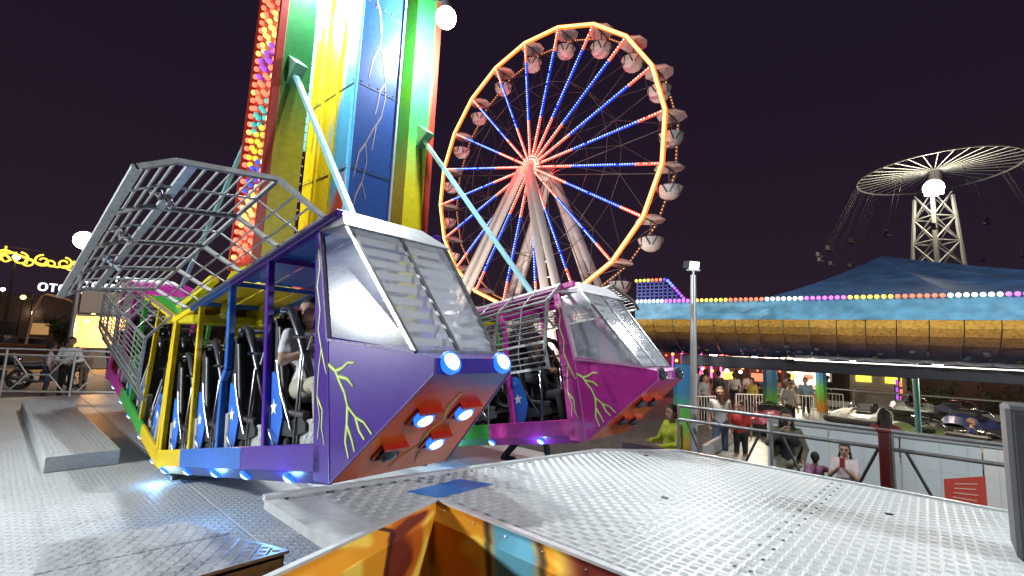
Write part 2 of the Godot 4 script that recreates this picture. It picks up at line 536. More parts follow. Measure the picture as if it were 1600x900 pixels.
func gondola(called: String, label: String, at: Vector3, turn: float, opts: Dictionary):
	var g = thing(called, label, "ride gondola", at, turn, "two swinging gondolas of the tower ride")
	var sm := seat_meshes()
	var lm := lamp_meshes()
	for h in [1.0, -1.0]:
		var near: bool = h > 0
		var c1: Color = PAL.yellow
		var c2: Color = PAL.blue if near else PAL.green
		var c3: Color = PAL.purple if near else PAL.pink
		var nb = HB(h)
		var colu := func(u: float) -> Color: return c1 if u < 1.1 else (c2 if u < 3.0 else c3)
		# sill rails on both sides, in their colour bands, with a skirt turned in below
		for sd in [0.0, 1.0]:
			var zt := func(t: float) -> float: return t if sd == 0.0 else W - t
			for band in [[0.0, 1.1, c1], [1.1, 3.0, c2], [3.0, 4.5, c3]]:
				var m := MB.new()
				m.col = band[2]
				var um: float = (band[0] + band[1]) * 0.5
				var ln: float = band[1] - band[0]
				m.box(Transform3D(nb, H(um, 0.17, zt.call(0.02), h)), Vector3(ln, 0.2, 0.04), 0.006)
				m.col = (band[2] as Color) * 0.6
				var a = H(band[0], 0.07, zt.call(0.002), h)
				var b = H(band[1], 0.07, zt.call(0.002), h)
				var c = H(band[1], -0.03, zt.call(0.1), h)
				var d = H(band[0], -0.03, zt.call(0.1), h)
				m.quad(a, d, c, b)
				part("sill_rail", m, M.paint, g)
			# posts
			var post := func(nm: String, u: float, v0: float, ut: float, v1: float, w: float, c: Color):
				var m := MB.new()
				m.col = c
				m.beam(H(u, v0, zt.call(0.035), h), H(ut, v1, zt.call(0.035), h), w, 0.06, Vector3(0, 0, 1), 0.006)
				part(nm, m, M.paint, g)
			post.call("corner_post", 0.1, 0.05, 0.38, 1.98, 0.11, c1)
			post.call("post", 1.36, 0.25, 1.42, 1.95, 0.06, c1)
			post.call("post", 2.29, 0.25, 2.33, 0.95, 0.07, c2)
			post.call("post", 2.33, 0.95, 2.45, 1.05, 0.07, c2)
			post.call("post", 2.45, 1.05, 2.45, 1.95, 0.07, c2)
			post.call("post", 3.46, 0.25, 3.44, 1.95, 0.065, c3)
			# roof edge rails
			for band in [[0.36, 1.1, c1], [1.1, 2.5, c2 if near else c1], [2.5, 4.75, c3]]:
				var m := MB.new()
				m.col = band[2]
				m.beam(H(band[0], 1.97, zt.call(0.03), h), H(band[1], 1.97, zt.call(0.03), h), 0.07, 0.07, nb.y, 0.008)
				part("roof_rail", m, M.paint, g)
		# roof: cross bars and sheets
		for u in [0.45, 1.4, 2.45, 3.44, 4.4]:
			var m := MB.new()
			m.col = colu.call(u)
			m.beam(H(u, 1.97, 0.07, h), H(u, 1.97, W - 0.07, h), 0.05, 0.05)
			part("roof_bar", m, M.paint, g)
		for r in [[2.5, 4.4, c2 if near else c3], [0.5, 2.4, c1 if near else c2]]:
			for i in 5:
				var m := MB.new()
				m.col = r[2]
				var t0 := 0.08 + i * 0.178
				m.box(Transform3D(nb, H((r[0] + r[1]) * 0.5, 2.0 + 0.012 * (i % 2), t0 + 0.085, h)), Vector3(r[1] - r[0], 0.014, 0.172), 0.004)
				part("roof_panel", m, M.paint, g)
		# floor of tread plate, kick plates
		var m := MB.new()
		m.box(Transform3D(nb, H(2.3, 0.05, W * 0.5, h)), Vector3(4.6, 0.05, W - 0.1))
		part("floor_pan", m, M.alu_floor, g)
		# seats in four rows of two, facing the nose
		for u in [0.62, 1.62, 2.62, 3.62]:
			for sd in [0, 1]:
				var tc := 0.29 if sd == 0 else W - 0.29
				var tr := Transform3D(Basis(nb.x, nb.y, nb.z), H(u, 0.08, tc, h))
				var st = part("seat", sm.shell, M.black, g, tr)
				part("shoulder_bar", sm.bar, M.bar_grey, st)
				part("grip_bar", sm.grip, M.chrome, st)
				part("seat_base", sm.base, M.dark_metal, st)
				var out_z := 0.225 if (sd == 0) == near else -0.24
				part("side_panel", sm.side, M.seat_blue, st, Vector3(0, 0, out_z))
				part("star", sm.star, M.star_white, st, Transform3D(Basis(), Vector3(-0.05, 0.5, out_z + (0.013 if out_z > 0 else -0.005))))
			var kb := MB.new()
			kb.box(Transform3D(nb, H(u - 0.16, 0.34, 0.09, h)), Vector3(0.09, 0.52, 0.1), 0.008)
			part("control_box", kb, M.grey_paint, g)
			kb = MB.new()
			kb.box(Transform3D(nb, H(u + 0.42, 0.3, 0.1, h)), Vector3(0.34, 0.3, 0.012), 0.003)
			for ii in 24:
				var bu: float = u + 0.29 + (ii % 4) * 0.085 + (0.02 if (ii / 4) % 2 else 0.0)
				var bv: float = 0.18 + (ii / 4) * 0.048
				kb.box(Transform3D(nb * Basis(Vector3(0, 0, 1), 0.7 if (ii / 4) % 2 else -0.7), H(bu, bv, 0.092, h)), Vector3(0.05, 0.012, 0.006), 0.003)
			part("kick_plate", kb, M.alu, g)
			kb = MB.new()   # cross tube that the bars fold on, and a cable
			kb.rod(H(u + 0.02, 1.42, 0.06, h), H(u + 0.02, 1.42, W - 0.06, h), 0.022, 8)
			kb.tube([H(u - 0.1, 0.4, 0.03, h), H(u - 0.02, 0.34, 0.02, h), H(u + 0.05, 0.22, 0.05, h), H(u + 0.04, 0.1, 0.06, h)], 0.01, 5)
			part("cross_tube", kb, M.chrome, g)
		nose(g, h, c3, near, nb, lm, opts)
		# lamps under the sills
		for sd in [0.0, 1.0]:
			var k := 0
			for u in [0.3, 1.25, 2.2, 3.0, 3.9]:
				var t := 0.05 if sd == 0.0 else W - 0.05
				add_pod(lm, g, H(u, 0.02, t, h), Vector3(0, -0.75, 0.65 if sd == 0.0 else -0.65), true, 0.85, sd == opts.lamp_side and k % 2 == 0 and h == opts.near_half)
				k += 1
		for c in opts.cages:
			if c[0] == h: cage(g, h, c[1], c[2], c[3], 4.55)
	# underside keel at the bend
	var kl := MB.new()
	kl.bx(Vector3(0, 0.63, -W * 0.5), Vector3(0.9, 0.05, W - 0.2), 0.01)
	part("keel_plate", kl, M.dark_metal, g)
	arm(g, opts)
	return g
func nose(g, h: float, c3: Color, near: bool, nb, lm: Dictionary, opts: Dictionary) -> void:
	var red: Color = PAL.red
	var ora: Color = PAL.orange
	var dk: Color = PAL.navy if near else PAL.pink * 0.7
	for sd in [0.0, 1.0]:
		var z := func(t: float) -> float: return t if sd == 0.0 else W - t
		var p := func(u: float, v: float, t: float) -> Vector3: return H(u, v, z.call(t), h)
		var m := MB.new()
		m.col = c3
		# flat panel behind the crease, with a raised lower sill end
		m.fan([p.call(4.40, 0.02, 0), p.call(4.64, 0.0, 0), p.call(4.62, 1.01, 0), p.call(4.50, 1.9, 0), p.call(4.42, 1.9, 0)])
		m.fan([p.call(4.40, 0.02, 0.03), p.call(4.64, 0.0, 0.03), p.call(4.62, 1.01, 0.03), p.call(4.50, 1.9, 0.03), p.call(4.42, 1.9, 0.03)])
		m.quad(p.call(4.40, 0.02, 0), p.call(4.42, 1.9, 0), p.call(4.42, 1.9, 0.03), p.call(4.40, 0.02, 0.03))
		part("nose_panel", m, M.paint, g)
		m = MB.new()
		m.col = c3
		m.fan([p.call(4.64, 0.0, 0), p.call(5.605, 0.632, 0.17), p.call(5.62, 0.73, 0.173), p.call(5.46, 0.79, 0.145), p.call(4.62, 1.01, 0)])
		part("nose_side", m, M.paint, g)
		m = MB.new()   # the ledge along the foot of the side window
		m.col = c3
		m.fan([p.call(4.62, 1.01, 0), p.call(4.64, 1.04, 0.06), p.call(5.46, 0.81, 0.2), p.call(5.46, 0.79, 0.145)])
		part("window_ledge", m, M.paint, g)
		m = MB.new()
		m.fan([p.call(4.51, 1.84, 0.012), p.call(4.635, 1.02, 0.012), p.call(5.455, 0.80, 0.16), p.call(4.83, 1.847, 0.045)])
		part("side_window", m, M.plexi if sd == 0.0 else M.plexi_clear, g)
		m = MB.new()   # frame strips
		m.col = c3.lerp(Color(0.5, 0.45, 0.5), 0.45)
		m.beam(p.call(4.50, 1.88, 0.0), p.call(4.62, 1.0, 0.0), 0.028, 0.02)
		m.beam(p.call(4.62, 1.0, 0.0), p.call(5.46, 0.795, 0.145), 0.028, 0.02)
		part("window_frame", m, M.paint, g)
		m = MB.new()   # rivets along the frame, edge beads on the creases
		for e in 11: m.ball(p.call(lerpf(4.62, 5.46, e / 10.5), lerpf(1.0, 0.795, e / 10.5), lerpf(-0.012, 0.135, e / 10.5)), 0.0065, 6, 4)
		for e in 10: m.ball(p.call(lerpf(4.5, 4.62, e / 9.5), lerpf(1.86, 1.03, e / 9.5), -0.012), 0.0065, 6, 4)
		for e in 8: m.ball(p.call(4.425, 0.16 + e * 0.21, -0.004), 0.006, 6, 4)
		part("rivets", m, M.chrome, g)
		m = MB.new()
		m.col = c3.lerp(Color(0.3, 0.28, 0.35), 0.35)
		m.rod(p.call(4.64, 0.0, 0), p.call(5.605, 0.632, 0.17), 0.009, 6)
		m.rod(p.call(4.64, 0.0, 0), p.call(4.62, 1.01, 0), 0.006, 6)
		m.rod(p.call(5.605, 0.632, 0.17), p.call(5.62, 0.73, 0.17), 0.008, 6)
		part("edge_bead", m, M.paint, g)
		m = MB.new()
		m.beam(p.call(4.83, 1.85, 0.04), p.call(5.46, 0.79, 0.15), 0.03, 0.03)
		part("window_bar", m, M.steel, g)
		# painted lightning on the panel and the side
		var out := Vector3(0, 0, 1) if sd == 0.0 else Vector3(0, 0, -1)
		m = MB.new()
		var o = p.call(4.40, 0.0, 0.0)
		var gc := Color(0.25, 0.42, 0.03)
		var cc := Color(0.8, 0.85, 0.35)
		lightning(m, o, nb.x, nb.y, out, [
			[Vector2(0.07, 1.75), Vector2(0.09, 1.6), Vector2(0.05, 1.45), Vector2(0.1, 1.25), Vector2(0.07, 1.1), Vector2(0.12, 0.95), Vector2(0.08, 0.8), Vector2(0.06, 0.6), Vector2(0.1, 0.45), Vector2(0.07, 0.3)],
			[Vector2(0.12, 0.95), Vector2(0.17, 0.82), Vector2(0.2, 0.75)],
			[Vector2(0.06, 0.6), Vector2(0.14, 0.5), Vector2(0.13, 0.38), Vector2(0.17, 0.26)]], 0.012, gc, cc)
		part("lightning_paint", m, M.matte, g)
		var fa = p.call(4.64, 0.0, 0.0)
		var fb = p.call(5.605, 0.632, 0.17)
		var fc = p.call(4.62, 1.01, 0.0)
		var fn: Vector3 = (fb - fa).cross(fc - fa).normalized()
		if fn.dot(out) < 0: fn = -fn
		var fy: Vector3 = (fc - fa).normalized()
		var fx: Vector3 = fy.cross(fn)
		if fx.dot(nb.x) < 0: fx = -fx
		m = MB.new()
		lightning(m, fa, fx, fy, fn, [
			[Vector2(0.0, 0.82), Vector2(0.08, 0.76), Vector2(0.12, 0.68), Vector2(0.17, 0.6), Vector2(0.2, 0.5), Vector2(0.28, 0.42), Vector2(0.36, 0.38), Vector2(0.43, 0.3)],
			[Vector2(0.08, 0.76), Vector2(0.15, 0.77), Vector2(0.21, 0.8), Vector2(0.28, 0.79)],
			[Vector2(0.1, 0.72), Vector2(0.2, 0.69), Vector2(0.26, 0.63)],
			[Vector2(0.2, 0.5), Vector2(0.19, 0.38), Vector2(0.24, 0.27), Vector2(0.26, 0.2)],
			[Vector2(0.19, 0.38), Vector2(0.17, 0.27), Vector2(0.2, 0.16)],
			[Vector2(0.28, 0.42), Vector2(0.31, 0.33), Vector2(0.36, 0.27)]], 0.016, gc, cc)
		part("lightning_paint", m, M.matte, g)
	# lower front face, airbrushed from dark at the lip through red to orange
	var m := MB.new()
	var n1 := 10
	var n2 := 6
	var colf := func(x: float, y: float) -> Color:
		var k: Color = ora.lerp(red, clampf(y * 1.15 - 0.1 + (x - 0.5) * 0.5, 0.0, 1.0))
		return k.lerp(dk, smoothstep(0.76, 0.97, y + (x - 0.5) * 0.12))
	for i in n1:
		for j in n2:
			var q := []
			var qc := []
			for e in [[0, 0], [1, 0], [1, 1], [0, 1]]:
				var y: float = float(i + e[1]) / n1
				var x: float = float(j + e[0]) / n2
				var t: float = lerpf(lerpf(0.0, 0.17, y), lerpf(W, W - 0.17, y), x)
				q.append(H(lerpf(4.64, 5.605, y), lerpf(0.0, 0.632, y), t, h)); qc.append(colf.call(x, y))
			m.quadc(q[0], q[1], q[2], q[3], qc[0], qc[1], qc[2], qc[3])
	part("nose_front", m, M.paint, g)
	m = MB.new()
	m.col = c3.lerp(PAL.navy, 0.4)
	m.quad(H(5.605, 0.632, 0.17, h), H(5.605, 0.632, W - 0.17, h), H(5.62, 0.73, W - 0.17, h), H(5.62, 0.73, 0.17, h))
	m.quad(H(5.62, 0.73, 0.17, h), H(5.62, 0.73, W - 0.17, h), H(5.46, 0.79, W - 0.145, h), H(5.46, 0.79, 0.145, h))
	part("nose_lip", m, M.paint, g)
	# windscreen of two panes with a bar between
	var wp := func(x: float, y: float) -> Vector3:
		var t: float = lerpf(lerpf(0.045, W - 0.045, x), lerpf(0.16, W - 0.16, x), y)
		return H(lerpf(4.83, 5.455, y), lerpf(1.847, 0.80, y), t, h)
	for r in [[0.0, 0.5], [0.5, 1.0]]:
		m = MB.new()
		m.quad(wp.call(r[0], 0.0), wp.call(r[0], 1.0), wp.call(r[1], 1.0), wp.call(r[1], 0.0))
		part("windscreen", m, M.plexi_clear, g)
	m = MB.new()
	m.beam(wp.call(0.5, 0.0), wp.call(0.5, 1.0), 0.03, 0.025)
	m.beam(wp.call(0.0, 1.0), wp.call(1.0, 1.0), 0.03, 0.02)
	part("window_bar", m, M.steel, g)
	for i in 9:   # guard rods behind the screen
		m = MB.new()
		var y := 0.08 + i * 0.105
		m.beam(wp.call(0.08, y) - nb.x * 0.08, wp.call(0.96, y) - nb.x * 0.08, 0.008, 0.055, nb.y)
		part("louvre", m, M.dull_white, g)
	# bright cap over the windscreen
	m = MB.new()
	var a0 := H(4.42, 1.93, 0.02, h); var a1 := H(4.42, 1.93, W - 0.02, h)
	var b0 := H(4.5, 2.06, 0.1, h); var b1 := H(4.5, 2.06, W - 0.25, h)
	var d0 := H(4.72, 2.02, 0.06, h); var d1 := H(4.72, 2.02, W - 0.2, h)
	var e0 := H(4.88, 1.83, -0.01, h); var e1 := H(4.88, 1.83, W + 0.01, h)
	m.quad(a0, a1, b1, b0); m.quad(b0, b1, d1, d0); m.quad(d0, d1, e1, e0)
	m.tri(a0, b0, d0); m.tri(a0, d0, e0); m.tri(a1, d1, b1); m.tri(a1, e1, d1)
	m.quad(a0, e0, e1, a1)
	if opts.cap_paint and not near: m.col = PAL.pink
	part("roof_cap", m, M.paint if (opts.cap_paint and not near) else M.alu_trim, g)
	# lamps: two on the lip, four in hooded pockets in the front face
	for t in [0.29, W - 0.27]:
		add_pod(lm, g, H(5.62, 0.7, t, h), nb.x * 1.0 + nb.y * 0.35, near, 1.15, false)
	var fy2 := (H(5.605, 0.632, 0.5, h) - H(4.64, 0.0, 0.5, h)).normalized()
	var fn2 := Vector3(0, 0, 1).cross(fy2)
	if fn2.dot(nb.x) < 0: fn2 = -fn2
	var i := 0
	for q in [[0.62, 0.34], [0.64, 0.68], [0.33, 0.64], [0.28, 0.28]]:
		var c := H(lerpf(4.64, 5.605, q[0]), lerpf(0.0, 0.632, q[0]), W * q[1], h)
		var hd := MB.new()
		hd.col = red * 0.8
		hd.slab([c + fy2 * 0.1 + Vector3(0, 0, -0.1), c + fy2 * 0.1 + Vector3(0, 0, 0.1), c + fy2 * 0.075 + Vector3(0, 0, 0.09), c + fy2 * 0.075 + Vector3(0, 0, -0.09)], fn2 * 0.05)
		var rim := []
		for e in 4:
			var dz: float = [-0.095, 0.095, 0.095, -0.095][e]
			var dy: float = [-0.075, -0.075, 0.075, 0.075][e]
			rim.append(c + fy2 * dy + Vector3(0, 0, dz))
		for e in 4: hd.beam(rim[e] + fn2 * 0.008, rim[(e + 1) % 4] + fn2 * 0.008, 0.016, 0.016)
		part("lamp_hood", hd, M.paint, g)
		add_pod(lm, g, c + fn2 * 0.02, fn2, near and i < 3, 1.1, false)
		i += 1
	var lm2 := MB.new()
	var fo := H(4.64, 0.0, W * 0.5, h)
	lightning(lm2, fo, Vector3(0, 0, -1), fy2, fn2, [
		[Vector2(0.02, 0.95), Vector2(0.0, 0.8), Vector2(0.06, 0.66), Vector2(0.0, 0.5), Vector2(0.03, 0.36), Vector2(-0.06, 0.22), Vector2(-0.1, 0.1)],
		[Vector2(0.0, 0.5), Vector2(0.1, 0.36), Vector2(0.09, 0.22), Vector2(0.14, 0.1)]], 0.016, Color(0.42, 0.2, 0.05), Color(0.5, 0.33, 0.1))
	part("lightning_paint", lm2, M.matte, g)
func arm(g, opts: Dictionary) -> void:
	# the swing arm: a box column on the inner side, green above and yellow below, with a bulb board
	var t0 := 0.78
	var t1 := 1.22
	var ac: float = opts.arm_c
	var s0 := ac - 0.45
	var s1 := ac + 0.45
	var m := MB.new()
	var grn := Color(0.03, 0.26, 0.06)
	var ylw := Color(0.5, 0.42, 0.015)
	var ca := func(y: float) -> Color: return ylw.lerp(grn, smoothstep(5.2, 6.6, y))
	var ys := []
	for i in 21: ys.append(2.3 + i * 0.52)
	for i in 20:
		var y0: float = ys[i]
		var y1: float = ys[i + 1]
		var c0 = ca.call(y0)
		var c1 = ca.call(y1)
		m.quadc(P(s1, y0, t0), P(s1, y0, t1), P(s1, y1, t1), P(s1, y1, t0), c0, c0, c1, c1)
		m.quadc(P(s0, y0, t1), P(s0, y0, t0), P(s0, y1, t0), P(s0, y1, t1), c0, c0, c1, c1)
		m.quadc(P(s0, y0, t0), P(s1, y0, t0), P(s1, y1, t0), P(s0, y1, t0), c0, c0, c1, c1)
		m.quadc(P(s1, y0, t1), P(s0, y0, t1), P(s0, y1, t1), P(s1, y1, t1), c0, c0, c1, c1)
	m.col = grn
	m.quad(P(s0, 12.7, t0), P(s1, 12.7, t0), P(s1, 12.7, t1), P(s0, 12.7, t1))
	var column = part("swing_arm", m, M.paint, g)
	m = MB.new()
	m.lathe([Vector2(0, -0.3), Vector2(0.42, -0.3), Vector2(0.42, 0.3), Vector2(0, 0.3)], Transform3D(Basis(Vector3.RIGHT, PI / 2), P(ac, 11.8, (t0 + t1) * 0.5)), 20)
	part("pivot_drum", m, M.dark_metal, column)
	# foot flanges that carry the cabin
	m = MB.new()
	m.col = ylw
	for sg in [-1.0, 1.0]:
		var x = ac + sg * 0.45
		m.slab([P(x, 3.4, 0.75), P(x + sg * 0.75, 2.75, 0.75), P(x + sg * 0.75, 2.6, 0.75), P(x, 2.6, 0.75)], Vector3(0, 0, 0.06))
		m.beam(P(x, 3.3, 0.5), P(x + sg * 0.8, 2.7, 0.2), 0.12, 0.1)
	m.bx(P(ac, 2.65, 0.5), Vector3(1.7, 0.12, 0.95), 0.02)
	part("arm_foot", m, M.paint, column)
	# bulb board on the outer face: red frame, rows of coloured bulbs
	m = MB.new()
	m.col = Color(0.3, 0.035, 0.02)
	var zf := t0 - 0.02
	m.bx(P(ac, 7.9, zf), Vector3(0.94, 8.8, 0.036))
	for x in [s0 - 0.02, s1 + 0.02]:
		m.bx(P(x, 7.9, zf - 0.04), Vector3(0.06, 8.9, 0.12), 0.01)
	part("bulb_board", m, M.paint, column)
	var bm := MB.new()
	bm.ball(Vector3.ZERO, 0.042, 8, 5)
	var bmesh := bm.mesh()
	var cols := ["bulb_red", "bulb_orange", "bulb_blue", "bulb_yellow", "bulb_teal", "bulb_red", "bulb_violet", "bulb_orange"]
	var i := 0
	var y := 3.65
	while y < 9.4:
		for x in [s0 + 0.08, s1 - 0.06]:
			part("bulb", bmesh, M.bulb_red if (i % 5) else M.bulb_orange, column, P(x, y, zf - 0.06))
		var k: int = int((y - 3.65) / 0.48) % cols.size()
		for j in 3:
			part("bulb", bmesh, M[cols[k]], column, P(s0 + 0.26 + j * 0.2 + (0.05 if i % 2 else -0.03), y + (j - 1) * 0.05, zf - 0.06))
		y += 0.135
		i += 1
	m = MB.new()   # small bulbs down the far edge of the column
	for e in 40: m.ball(P(s1 - 0.02, 3.7 + e * 0.14, t1 + 0.02), 0.018, 6, 4)
	part("edge_beading", m, M.bulb_dim, column)
	# teal braces from brackets on the arm down to the roof ends
	for sg in [1.0, -1.0]:
		m = MB.new()
		var top := P(ac + sg * 0.5, 6.5, 0.95)
		m.col = Color(0.3, 0.58, 0.62)
		m.beam(top, H(3.9, 2.02, 0.8, sg), 0.062, 0.062)
		part("brace", m, M.paint, g)
		m = MB.new()
		m.col = Color(0.1, 0.3, 0.16)
		m.slab([P(ac + sg * 0.45, 6.75, 0.86), P(ac + sg * 0.78, 6.5, 0.86), P(ac + sg * 0.45, 6.3, 0.86)], Vector3(0, 0, -0.18))
		part("bracket", m, M.paint, column)
func tower() -> void:
	var g = thing("ride_tower", "tall tower painted with flames and lightning between two gondolas", "ride tower", R(0.14, 2.2, 0.55), PHI)
	var a := 0.81
	var b := 0.4
	var m := MB.new()
	var yl := Color(0.8, 0.56, 0.01)
	var sk := Color(0.1, 0.42, 0.7)
	var rd := Color(0.55, 0.06, 0.03)
	var nv := Color(0.02, 0.07, 0.25)
	var H1 := 13.0
	# flame face (towards the first gondola): yellow field, wavy sky-blue edge, red tongues at the foot
	var ny := 60
	var nx := 16
	var fcol := func(x: float, y: float) -> Color:
		var wave := 0.66 + 0.09 * sin(y * 2.1) + 0.05 * sin(y * 5.3 + 1.0) + 0.12 * clampf((y - 5.0) * 0.1, -0.5, 1.0)
		var k: Color = yl
		k = k.lerp(sk, smoothstep(wave - 0.03, wave + 0.05, x) * smoothstep(3.1, 3.7, y))
		var tongue := 3.3 + 0.5 * sin(x * 9.0) + 0.9 * x
		return k.lerp(rd, 1.0 - smoothstep(tongue - 0.25, tongue + 0.1, y))
	for i in ny:
		for j in nx:
			var y0 := H1 * i / ny
			var y1 := H1 * (i + 1) / ny
			var x0 := float(j) / nx
			var x1 := float(j + 1) / nx
			m.quadc(Vector3(lerpf(-a, a, x0), y0, b), Vector3(lerpf(-a, a, x1), y0, b), Vector3(lerpf(-a, a, x1), y1, b), Vector3(lerpf(-a, a, x0), y1, b), fcol.call(x0, y0), fcol.call(x1, y0), fcol.call(x1, y1), fcol.call(x0, y1))
			if j % 4 == 0:
				var x2 := float(j + 4) / nx
				m.quadc(Vector3(lerpf(a, -a, x0), y0, -b), Vector3(lerpf(a, -a, x2), y0, -b), Vector3(lerpf(a, -a, x2), y1, -b), Vector3(lerpf(a, -a, x0), y1, -b), fcol.call(x0, y0), fcol.call(x2, y0), fcol.call(x2, y1), fcol.call(x0, y1))
	m.col = nv
	m.quad(Vector3(a, 0, b), Vector3(a, 0, -b), Vector3(a, H1, -b), Vector3(a, H1, b))
	m.quad(Vector3(-a, 0, -b), Vector3(-a, 0, b), Vector3(-a, H1, b), Vector3(-a, H1, -b))
	m.quad(Vector3(-a, H1, b), Vector3(a, H1, b), Vector3(a, H1, -b), Vector3(-a, H1, -b))
	var mast = part("mast", m, M.paint, g)
	for x in [-0.3, 0.25]:   # pressed ribs on the flame face
		m = MB.new()
		m.col = yl
		m.beam(Vector3(x, 3.6, b + 0.015), Vector3(x, H1, b + 0.015), 0.03, 0.05)
		part("rib", m, M.paint, mast)
	for z in [b, -b]:
		m = MB.new()
		m.col = Color(0.4, 0.42, 0.5) if z < 0 else sk
		m.bx(Vector3(a + 0.004, H1 * 0.5, z), Vector3(0.05, H1, 0.05), 0.012)
		part("corner_trim", m, M.paint, mast)
	for e in 7:   # joints between the mast's sheets, with bolts
		m = MB.new()
		var yj := 3.2 + e * 1.45
		m.bx(Vector3(0, yj, b + 0.003), Vector3(2 * a, 0.012, 0.006))
		m.bx(Vector3(a + 0.003, yj, 0), Vector3(0.006, 0.012, 2 * b))
		for q in 9: m.ball(Vector3(-a + 0.1 + q * 0.18, yj + 0.05, b + 0.004), 0.011, 6, 4)
		for q in 5: m.ball(Vector3(a + 0.004, yj + 0.05, -b + 0.1 + q * 0.15), 0.011, 6, 4)
		part("panel_joint", m, M.dark_metal, mast)
	# lightning down the dark blue face
	var paths := []
	rng.seed = 5
	var y := 12.5
	var z := 0.0
	var main := []
	while y > 4.0:
		main.append(Vector2(z, y))
		if main.size() % 2 == 0:
			var br := [Vector2(z, y)]
			var sg := 1.0 if rng.randf() < 0.5 else -1.0
			var bz := z
			var by := y
			for k in 3:
				bz += sg * rng.randf_range(0.04, 0.11) * (1.0 if k < 1 else 0.3)
				by -= rng.randf_range(0.16, 0.32)
				br.append(Vector2(clampf(bz, -0.3, 0.3), by))
			paths.append(br)
		z = clampf(z + rng.randf_range(-0.14, 0.14), -0.16, 0.16)
		y -= rng.randf_range(0.22, 0.4)
	paths.append(main)
	m = MB.new()
	lightning(m, Vector3(a, 0, 0), Vector3(0, 0, -1), Vector3.UP, Vector3(1, 0, 0), paths, 0.018, Color(0.09, 0.09, 0.17), Color(0.27, 0.21, 0.2))
	part("lightning_paint", m, M.matte, mast)
	# rungs and rails of the service ladder on the left edge
	m = MB.new()
	for x in [-a - 0.02, -a + 0.24]:
		m.beam(Vector3(x, 5.2, b + 0.14), Vector3(x, H1, b + 0.14), 0.045, 0.045)
	var lad = part("ladder_rail", m, M.teal_paint, mast)
	for i in 18:
		m = MB.new()
		m.rod(Vector3(-a - 0.02, 5.3 + i * 0.42, b + 0.14), Vector3(-a + 0.24, 5.3 + i * 0.42, b + 0.14), 0.016, 6)
		part("rung", m, M.teal_paint, lad)
	m = MB.new()
	m.bx(Vector3(0, 0.1, 0), Vector3(2.4, 0.2, 1.4), 0.02)
	m.bx(Vector3(0, 0.3, 0), Vector3(2.0, 0.2, 1.1), 0.02)
	part("foot", m, M.dark_metal, g)
	m = MB.new()   # head with the axle for both arms
	m.lathe([Vector2(0, -1.55), Vector2(0.3, -1.55), Vector2(0.3, 1.55), Vector2(0, 1.55)], Transform3D(Basis(Vector3.RIGHT, PI / 2), Vector3(0, 11.25, 0)), 20)
	part("axle", m, M.dark_metal, g)
	# globe floodlamps on short arms, lighting the boarding decks
	for f in [[Vector3(1.3, 7.8, -0.95), 26.0], [Vector3(0.62, 8.35, 0.95), 24.0], [Vector3(-1.5, 8.9, 0.9), 30.0]]:
		var at: Vector3 = f[0]
		m = MB.new()
		m.rod(Vector3(clampf(at.x, -a, a), at.y + 0.42, clampf(at.z, -b, b)), at + Vector3(0, 0.3, 0), 0.03, 6)
		var la = part("lamp_arm", m, M.dark_metal, g)
		m = MB.new()
		m.lathe([Vector2(0.12, 0.16), Vector2(0.1, 0.28), Vector2(0.0, 0.32)], Transform3D(Basis(), at), 12)
		part("lamp_cap", m, M.dark_metal, la)
		m = MB.new()
		m.ball(at, 0.19, 14, 9)
		part("lamp_glow_globe", m, M.lamp_white, la)
		omni(at + Vector3(0, -0.33, 0), Color(0.95, 0.98, 1.0), f[1], 0.12, g, 60.0)
func flood_fixture(g, at: Vector3, to: Vector3, w: float, lens_mat) -> void:
	var d := (to - at).normalized()
	var x := Vector3.UP.cross(d).normalized()
	var y := d.cross(x)
	var tr := Transform3D(Basis(x, y, d), at)
	var m := MB.new()
	m.box(tr * Transform3D(Basis(), Vector3(0, 0, -0.03)), Vector3(w, w * 0.72, 0.1), 0.02)
	for i in 5: m.box(tr * Transform3D(Basis(), Vector3((i - 2) * w * 0.2, 0, -0.11)), Vector3(0.012, w * 0.6, 0.06))
	var hsg = part("floodlight", m, M.dark_metal, g)
	m = MB.new()
	m.box(tr * Transform3D(Basis(), Vector3(0, 0, 0.028)), Vector3(w * 0.9, w * 0.62, 0.012), 0.004)
	part("lens", m, lens_mat, hsg)
func bulbs_palette() -> void:
	glow("bulb_red", 1.0, 0.16, 0.08, 1.5)
	glow("bulb_orange", 1.0, 0.5, 0.12, 1.6)
	glow("bulb_blue", 0.06, 0.1, 0.8, 0.7)
	glow("bulb_yellow", 0.9, 0.65, 0.05, 0.9)
	glow("bulb_teal", 0.05, 0.5, 0.45, 0.7)
	glow("bulb_violet", 0.35, 0.08, 0.75, 0.9)
	glow("bulb_white", 1.0, 0.96, 0.85, 2.2)
	glow("bulb_magenta", 0.9, 0.15, 0.85, 1.4)
	glow("bulb_amber", 1.0, 0.62, 0.08, 1.6)
	mat("bulb_dim", lin(0.5, 0.3, 0.25), 0.3)

